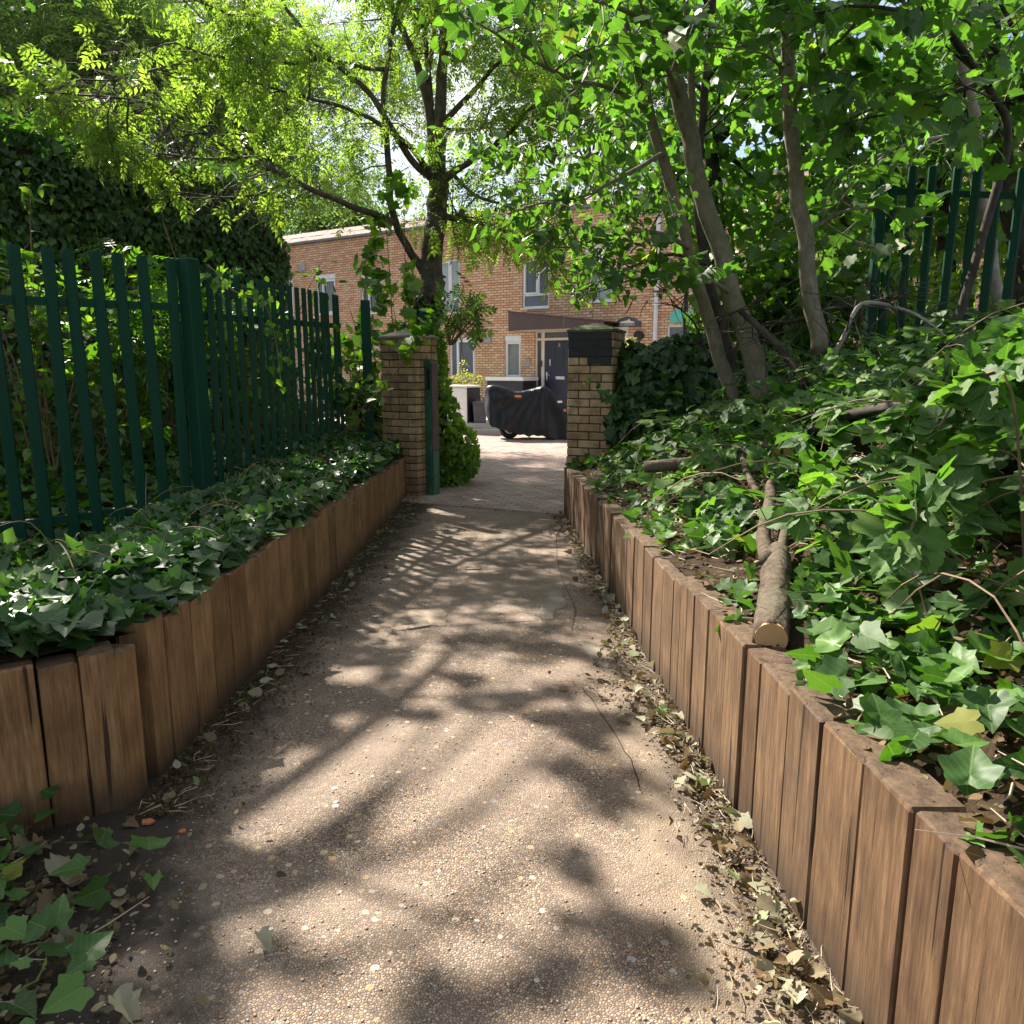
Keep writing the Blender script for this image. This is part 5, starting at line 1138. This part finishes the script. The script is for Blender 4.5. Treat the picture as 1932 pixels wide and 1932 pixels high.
# ================================================================ ground ivy, brambles, litter
def carpet(name,label,cat,xf,yf,zf,n,tm,mat,smin,smax,thick,fn=None,tilt=.5,tipz=-.15,rn=None,kind='stuff'):
    y=yf(n); x=xf(y,n); z=np.array([zf(a,b) for a,b in zip(x,y)])
    h=thick(x,y); pos=np.stack([x,y,z+h*rng.random(n)**.7+.012],1)
    k=offlog(pos) if name!='x' and pos[0,0]>0 else np.ones(len(pos),bool)
    if fn is not None: k&=fn(pos)
    pos=pos[k]; h=h[k]
    m=len(pos); tip=rng.normal(size=(m,3)); tip[:,2]=tip[:,2]*.3+tipz; nr=rng.normal(size=(m,3))*tilt+np.array([0,-.25,1])
    o=scatter(name,tm,pos,tip,nr,rng.uniform(smin,smax,m),mat,None,None if rn is None else rn(m)); tag(o,label,cat,kind=kind); return o
yl=lambda a,b,p=1:(lambda n:a+(b-a)*rng.random(n)**p)
xleft=lambda w,p=.9:(lambda y,n:np.array([xl(v) for v in y])-.04-w*rng.random(n)**p)
th=lambda x,y:.05+.13*np.clip((y-3)/4,0,1)+.10*np.clip(np.array([nz(a,b,1.5,6) for a,b in zip(x,y)])+.3,0,1)
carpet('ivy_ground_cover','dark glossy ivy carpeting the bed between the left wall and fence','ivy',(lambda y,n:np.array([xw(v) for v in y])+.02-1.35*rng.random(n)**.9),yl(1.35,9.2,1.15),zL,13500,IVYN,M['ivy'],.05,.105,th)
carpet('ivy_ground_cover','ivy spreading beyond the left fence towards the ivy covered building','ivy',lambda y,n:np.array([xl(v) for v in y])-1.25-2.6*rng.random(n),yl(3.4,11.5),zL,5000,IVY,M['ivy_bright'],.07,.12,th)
dens=lambda p:(np.array([mn.noise(Vector((a*1.25,b*1.25,1.7))) for a,b,_ in p])+rng.normal(size=len(p))*.12+.22*(p[:,1]<2.8)+.25*np.clip((p[:,0]-np.array([xr(b) for b in p[:,1]]))-.35,-.3,.5)>-.02)
xright=lambda w,p=.8:(lambda y,n:np.array([xr(v) for v in y])+.03+w*rng.random(n)**p)
def bk(px,py,lift=.0):
    "point of the right bank seen at this place of the photo"
    a,zz=ray(px,py); Y=1.0
    while Y<12:
        if EYE+zz*Y<zR(a*Y,Y)+lift: break
        Y+=.01
    return np.array([a*Y,Y,zR(a*Y,Y)+lift])
LOGP=spline([bk(1455,1205,.05)+np.array([-.03,-.16,0]),bk(1455,1205,.05),bk(1462,1110,.05),bk(1468,1045,.06),bk(1452,955,.11),bk(1412,900,.12),bk(1425,835,.15)],6)
def offlog(p): return np.min(np.linalg.norm(p[:,None,:2]-LOGP[None,:,:2],axis=2),axis=1)>.085
th2=lambda x,y:.03+.09*rng.random(len(x))
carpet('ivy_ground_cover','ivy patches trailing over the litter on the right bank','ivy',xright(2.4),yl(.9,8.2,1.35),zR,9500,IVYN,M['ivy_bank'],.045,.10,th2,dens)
th3=lambda x,y:.10+.30*rng.random(len(x))*np.clip((x-np.array([xr(b) for b in y]))/.8,.05,1)
bd=lambda p:(p[:,0]-np.array([xr(b) for b in p[:,1]])>.22+.25*rng.random(len(p)))&(np.array([mn.noise(Vector((a*1.5+5,b*1.5,4.2))) for a,b,_ in p])>-.22)
carpet('bramble_ground_cover','arching bramble with toothed three-part leaves over the upper right bank','bramble',xright(3.4,.75),yl(.9,7.5,1.35),zR,3800,BRAM,M['bramble'],.11,.19,th3,bd,tilt=.35)
# taller bramble and ivy sprays close to the right edge of the view
T=empty('bramble_bush',(1.35,2.0,zR(1.35,2.0))); tag(T,'big-leaved bramble leaning in from the lower right edge of the photo','bramble')
pos=[];tips=[]
for i in range(15):
    s=MB()
    b0=np.array([random.uniform(1.25,2.3),random.uniform(1.5,3.4),0]); b0[2]=zR(b0[0],b0[1]); d=np.array([random.uniform(-.6,.1),random.uniform(-.5,.4),0]); l=random.uniform(.45,.8); h=random.uniform(.25,.5)
    c=spline([b0,b0+d*l*.35+[0,0,h],b0+d*l*.75+[0,0,h*1.05],b0+d*l*1.1+[0,0,h*.75]],4); s.tube([tuple(p-np.array(T.location)) for p in c],.004,5); s.build('cane',M['straw'],T,fix=False)
    for k in range(3,len(c)):
        for q in range(2): pos.append(c[k]+rng.normal(size=3)*.02); tips.append(d+rng.normal(size=3)*.7+np.array([0,0,.1]))
n=len(pos); scatter('leaves',BRAM,pos,tips,rng.normal(size=(n,3))*.35+np.array([-.1,-.2,1]),rng.uniform(.10,.155,n),M['bramble'],T)
# bare leaf litter on the right bank
def litter(name,label,pts_fn,n,smin,smax,tm=SERR,mat=None,tilt=.6,rn=None):
    pos=pts_fn(n); m=len(pos); tip=rng.normal(size=(m,3))*np.array([1,1,.35]); nr=rng.normal(size=(m,3))*tilt+np.array([0,0,1])
    o=scatter(name,tm,pos,tip,nr,rng.uniform(smin,smax,m),mat or M['dry'],None,None if rn is None else rn(m)); tag(o,label,'leaf litter',kind='stuff'); return o
def onbank(zf,xf,ya,yb,h=.015,p=1.2):
    def f(n):
        y=ya+(yb-ya)*rng.random(n)**p; x=xf(y,n); return np.stack([x,y,np.array([zf(a,b) for a,b in zip(x,y)])+h*rng.random(n)+.003],1)
    return f
litter('leaf_litter','brown dead leaves covering the soil of the right bank',onbank(zR,xright(1.9,.8),.7,7.5,.03,1.9),15000,.012,.042,OVAL,rn=lambda n:rng.random(n)*.55)
pathz=lambda x,y:ground_z(x,y)+.008
edgeR=lambda y,n:np.array([xr(v) for v in y])-.015-np.abs(rng.normal(size=n))*(.04+.11*np.clip(np.array([nz(v,0,1.4,2) for v in y])+.3,0,1))
edgeL=lambda y,n:np.array([xl(v) for v in y])+.02+np.abs(rng.normal(size=n))*.12
litter('leaf_litter','pale fallen leaves gathered at the foot of the right wall',onbank(pathz,edgeR,1.0,7.8,.025,1.4),430,.016,.055,DRYT,tilt=.9,rn=lambda n:.12+.8*rng.random(n))
litter('leaf_litter','brown crumbs of leaf along the foot of the right wall',onbank(pathz,edgeR,.9,7.8,.010,1.3),7000,.004,.018,OVAL,rn=lambda n:rng.random(n)*.8)
litter('leaf_litter','dark leaf crumbs along the foot of the left wall',onbank(pathz,edgeL,2.0,9,.010,1.2),8500,.004,.018,OVAL,rn=lambda n:rng.random(n)*.22)
litter('leaf_litter','scattered pale leaves along the foot of the left wall',onbank(pathz,edgeL,2.1,9,.015,1.2),90,.03,.06,SERR,rn=lambda n:.4+.6*rng.random(n))
cornerf=lambda n:(lambda a,r:np.stack([-1.55+a,1.42+r,pathz(0,1.5)+.03*rng.random(n)],1))(rng.normal(size=n)*.30,rng.normal(size=n)*.22)
def corner(n):
    p=cornerf(n); k=(p[:,0]<-.55)&(p[:,1]<2.0+.75*(p[:,0]+1.25)*(p[:,0]<-1.2)); p=p[k]; p[:,2]=-.04*p[:,1]+.010+.03*rng.random(len(p)); return p
litter('leaf_litter','large pale dried leaves in the bottom left corner',corner,260,.035,.08,DRYT,tilt=.8,rn=lambda n:.35+.5*rng.random(n))
litter('leaf_litter','brown leaf crumbs on the soil in the bottom left corner',corner,5000,.008,.03,OVAL,rn=lambda n:rng.random(n)*.75)
litter('leaf_litter','larger pale green and buff leaves lying along the foot of the right wall',onbank(pathz,edgeR,1.05,7.5,.03,1.5),85,.04,.065,DRYT,tilt=.5,rn=lambda n:.6+.0*n+.2+.2*rng.random(n))
# green sprig leaves in the corner
q=corner(420); q=q[(q[:,0]<-.78)]; m_=len(q); q[:,2]+=.02+.08*rng.random(m_)
o=scatter('ivy_ground_cover',IVYN,q,rng.normal(size=(m_,3))*np.array([1,1,.3]),rng.normal(size=(m_,3))*.4+np.array([0,0,1]),rng.uniform(.035,.08,m_),M['ivy_bank']); tag(o,'green creeping leaves on the soil in the bottom left corner','ivy',kind='stuff')
# twigs
def twigs(name,label,fn,n,l,r,mat,lift=.01):
    s=MB()
    for p in fn(n):
        a=random.uniform(0,6.28); ln=random.uniform(.3,1)*l; d=np.array([math.cos(a),math.sin(a),random.uniform(-.08,.12)]); b=np.array([random.gauss(0,.05),random.gauss(0,.05),0])*ln
        s.tube([tuple(p+[0,0,lift]),tuple(p+d*ln*.5+b+[0,0,lift]),tuple(p+d*ln+[0,0,lift])],[r,r*.8,r*.4],4)
    o=s.build(name,mat,None,fix=False); tag(o,label,'twigs',kind='stuff'); return o
twigs('twig_litter','thin dry twigs on the soil in the bottom left corner',corner,110,.22,.0028,M['pale_twig'])
twigs('twig_litter','dry stalks and twigs scattered over the right bank',onbank(zR,xright(1.6,.8),.9,7,.04),1100,.16,.0025,M['pale_twig'],.015)
twigs('twig_litter','small dry stalks along the foot of the left wall',onbank(pathz,edgeL,2.0,9,.01),260,.07,.0016,M['pale_twig'])
twigs('twig_litter','small dry stalks along the foot of the right wall',onbank(pathz,edgeR,1.0,8,.01),450,.07,.0016,M['pale_twig'])
# bare wiry stems in the ivy and brambles
def canes(name,label,fn,n,l,r,mat,parentcat='stems'):
    s=MB()
    for p in fn(n):
        a=random.uniform(0,6.28); ln=l*random.uniform(.5,1.2); d=np.array([math.cos(a),math.sin(a),0]); h=ln*random.uniform(.15,.4)
        pts=[p,p+d*ln*.3+[0,0,h],p+d*ln*.7+[0,0,h*.9],p+d*ln+[0,0,h*.1+random.uniform(-.05,.05)]]
        s.tube([tuple(v) for v in spline(pts,3)],[r]*8+[r*.6]*2,4)
    o=s.build(name,mat,None,fix=False); tag(o,label,parentcat,kind='stuff'); return o
canes('bramble_stems','arching green bramble stems among the leaves of the right bank',onbank(zR,lambda y,n:np.array([xr(v) for v in y])+.35+2.2*rng.random(n),1,7,.02),140,.7,.003,M['straw'])
canes('ivy_stems','thin trailing ivy stems in the left bed',onbank(zL,xleft(1.2),2.3,9,.1),120,.5,.002,M['straw'])
# ================================================================ logs and dead branches
def logthing(name,label,pts,r,mat='log',cut=None,cat='log',nn=18,extra=(),wob=.2):
    q=[np.array(p) for p in pts]; T=empty(name,tuple(q[0])); tag(T,label,cat); s=MB(); c=spline(q,6); m=len(c); rr=np.interp(np.linspace(0,1,m),np.linspace(0,1,len(r)),r)
    s.tube([tuple(p-q[0]) for p in c],list(rr),nn,wob=wob)
    for e,re in extra:
        ce=spline([np.array(x) for x in e],5); s.tube([tuple(p-q[0]) for p in ce],list(np.linspace(re[0],re[1],len(ce))),8,wob=.08)
    s.build('bark',M[mat],T,True,fix=False)
    if cut is not None:
        d=(c[0]-c[1]); d/=np.linalg.norm(d); s=MB(); s.tube([tuple(-d*.01),tuple(d*.004)],rr[0]*.985,24); s.build('cut_end',M['cut'],T)
    return T
l0=bk(1455,1205,.05); print('log end',l0)
logthing('cut_log','cut log lying up the right bank, its pale sawn end facing the path',[l0,bk(1462,1110,.05),bk(1468,1045,.06)],[.046,.050,.043],cut=True,extra=[([bk(1470,1050,.06),bk(1482,1000,.10)],(.022,.018)),([bk(1448,1060,.07),bk(1440,1010,.10),bk(1452,955,.11),bk(1455,915,.10)],(.03,.026)),([bk(1430,930,.10),bk(1412,900,.12),bk(1402,860,.14),bk(1425,835,.15),bk(1450,845,.16)],(.018,.012))])
a=bk(1478,862,.06); logthing('cut_log','short dark log with an orange cut face, half buried farther up the bank',[a,a+np.array([.22,.55,.06])],[.065,.06],'log',cut=True)
a=bk(1385,880,.03); logthing('fallen_log','dull brown weathered log lying across the bank below the leaning trunks',[a+np.array([-.55,.1,-.02]),a+np.array([-.1,.05,.02]),a+np.array([.25,.0,.03])],[.035,.04,.035],'log',cat='log')
a=bk(1520,780,.12); logthing('dead_branch','long dark dead branch lying diagonally across the right bank',[bk(1500,835,.10),bk(1560,800,.16),bk(1650,775,.18),bk(1740,762,.2),bk(1830,760,.22)],[.035,.032,.026,.02,.012],'bark_dark',cat='branch')
def air(*p): return [np.array(P(*q)) for q in p]
db='tangled dead branches below the trees on the right bank'
for lab,pts,r in (('pale twisted dead branch arching towards the right-hand fence',air((1555,700,5.6),(1590,640,5.6),(1625,575,5.6),(1690,580,5.6),(1740,600,5.4),(1790,640,5.2)),[.02,.018,.016,.013,.010,.006]),
 ('dark dead branch sloping down from the thickest curved trunk',air((1395,585,6.2),(1440,625,6.0),(1490,680,5.8),(1520,730,5.6)),[.02,.028,.03,.03]),
 ('thin dead branch lying level behind the slender upright trunk',air((1445,610,6.6),(1500,605,6.5),(1560,585,6.4),(1640,570,6.4),(1700,560,6.4)),[.012,.016,.016,.014,.008]),
 ('bundle of fine bare twigs rising from the ivy mound',air((1330,660,7.6),(1310,610,7.6),(1270,570,7.6),(1255,545,7.6)),[.014,.010,.006,.003])):
    T=logthing('dead_branch',lab,pts,r,'bark_pale' if 'pale' in lab else 'bark_dark',cat='branch',nn=7); T['group']=db
    s=MB(); c=spline(pts,5)
    for i in range(34):
        k=random.randrange(len(c)); p=c[k]-pts[0]; d=rng.normal(size=3)*np.array([1,.5,.7]); d/=np.linalg.norm(d); l=random.uniform(.15,.5)
        s.tube([tuple(p),tuple(p+d*l*.5+rng.normal(size=3)*.04),tuple(p+d*l+rng.normal(size=3)*.06)],[.006,.004,.0015],4)
    s.build('twigs',M['bark_dark'] if i%2 else M['pale_twig'],T,fix=False)
# ================================================================ small finds on the path
def shard(px,py,sz,lab,mat='terracotta',nm='brick_fragment',cat='brick fragment'):
    g=G(px,py); s=MB(); k=5; a0=random.uniform(0,6); poly=[(sz*random.uniform(.6,1)*math.cos(a0+6.28*i/k),sz*random.uniform(.5,.8)*math.sin(a0+6.28*i/k)) for i in range(k)]
    s.prism(poly,0,sz*.3); o=s.build(nm,M[mat],None); o.location=(g[0],g[1],g[2]+.006); tag(o,lab,cat,'brick fragments on the path edge')
shard(280,1556,.022,'larger orange brick fragment on the soil near the short left wall'); shard(344,1573,.015,'smaller orange brick fragment nearer the middle of the path')
# loose pebbles standing proud of the gravel
n=2600; y=1.15+3.4*rng.random(n)**1.5; x=rng.uniform(-1.0,.72,n); s=MB()
PB=[]
ico=[(0,0,1),(.9,0,.3),(.28,.85,.3),(-.72,.53,.3),(-.72,-.53,.3),(.28,-.85,.3),(0,0,-.5)]
icf=[(0,1,2),(0,2,3),(0,3,4),(0,4,5),(0,5,1),(6,2,1),(6,3,2),(6,4,3),(6,5,4),(6,1,5)]
for i in range(n):
    r=random.uniform(.0022,.0058); a=random.uniform(0,6.28); k=random.uniform(.6,1); ca_,sa_=math.cos(a),math.sin(a)
    z=ground_z(x[i],y[i])+.006*nz(x[i],y[i],1.7)+.003*nz(x[i],y[i],9)+r*.1
    s.add([(x[i]+r*(px*ca_-py*k*sa_),y[i]+r*(px*sa_+py*k*ca_),z+r*pz*.55) for px,py,pz in ico],icf,random.random())
m,nt,out=newmat('pebble'); c=ramp(nt,attr(nt),[(0,(.34,.18,.08)),(.3,(.42,.32,.20)),(.6,(.46,.41,.34)),(.8,(.26,.20,.15)),(.93,(.40,.36,.30)),(1,(.11,.12,.15))]); principled(nt,out,c,.45)
o=s.build('loose_pebbles',m,None,True,fix=False); tag(o,'small loose pebbles on the gravel path','gravel',kind='stuff')
# ================================================================ sky, sun, camera
w=bpy.data.worlds.new('World'); scene.world=w; w.use_nodes=True; nt=w.node_tree
for n_ in list(nt.nodes): nt.nodes.remove(n_)
out=nt.nodes.new('ShaderNodeOutputWorld'); bg=nt.nodes.new('ShaderNodeBackground'); sky=nt.nodes.new('ShaderNodeTexSky'); sky.sky_type='NISHITA'; sky.sun_disc=False
sky.sun_elevation=SUN_EL; sky.sun_rotation=math.atan2(sd[0],sd[1])%(2*math.pi); sky.air_density=1; sky.dust_density=1.5
tc=N(nt,'TexCoord'); mp=N(nt,'Mapping'); mp.inputs['Scale'].default_value=(1,1,2.2); L(nt,tc.outputs['Generated'],mp.inputs[0])
cn=noise(nt,mp.outputs[0],2.6,9,.6); cf=ramp(nt,cn,[(.44,(0,0,0)),(.58,(1,1,1))])
cc=ramp(nt,noise(nt,mp.outputs[0],5,5),[(.3,(5.4,5.7,6.2)),(.7,(7.6,7.7,7.9))])
L(nt,mix(nt,cf,sky.outputs[0],cc),bg.inputs[0]); bg.inputs[1].default_value=SKY_STRENGTH
L(nt,bg.outputs[0],out.inputs[0])
sl=bpy.data.lights.new('sun','SUN'); sl.energy=SUN_STRENGTH; sl.angle=math.radians(.53); sl.color=(1,.92,.80)
so=bpy.data.objects.new('sun',sl); COL.objects.link(so); so.rotation_euler=Vector(sd).to_track_quat('Z','Y').to_euler(); so.location=(-3,6,12)
cam=bpy.data.cameras.new('camera'); cam.sensor_width=36; cam.lens=36*F/1932; cam.clip_end=1000; cam.clip_start=.05
co=bpy.data.objects.new('camera',cam); COL.objects.link(co); co.location=(0,0,EYE); co.rotation_euler=(math.pi/2-PITCH,0,0); scene.camera=co
vs_=scene.view_settings; vs_.view_transform='Standard'; vs_.look='None'; vs_.gamma=1; vs_.exposure=EXPOSURE; vs_.use_curve_mapping=False
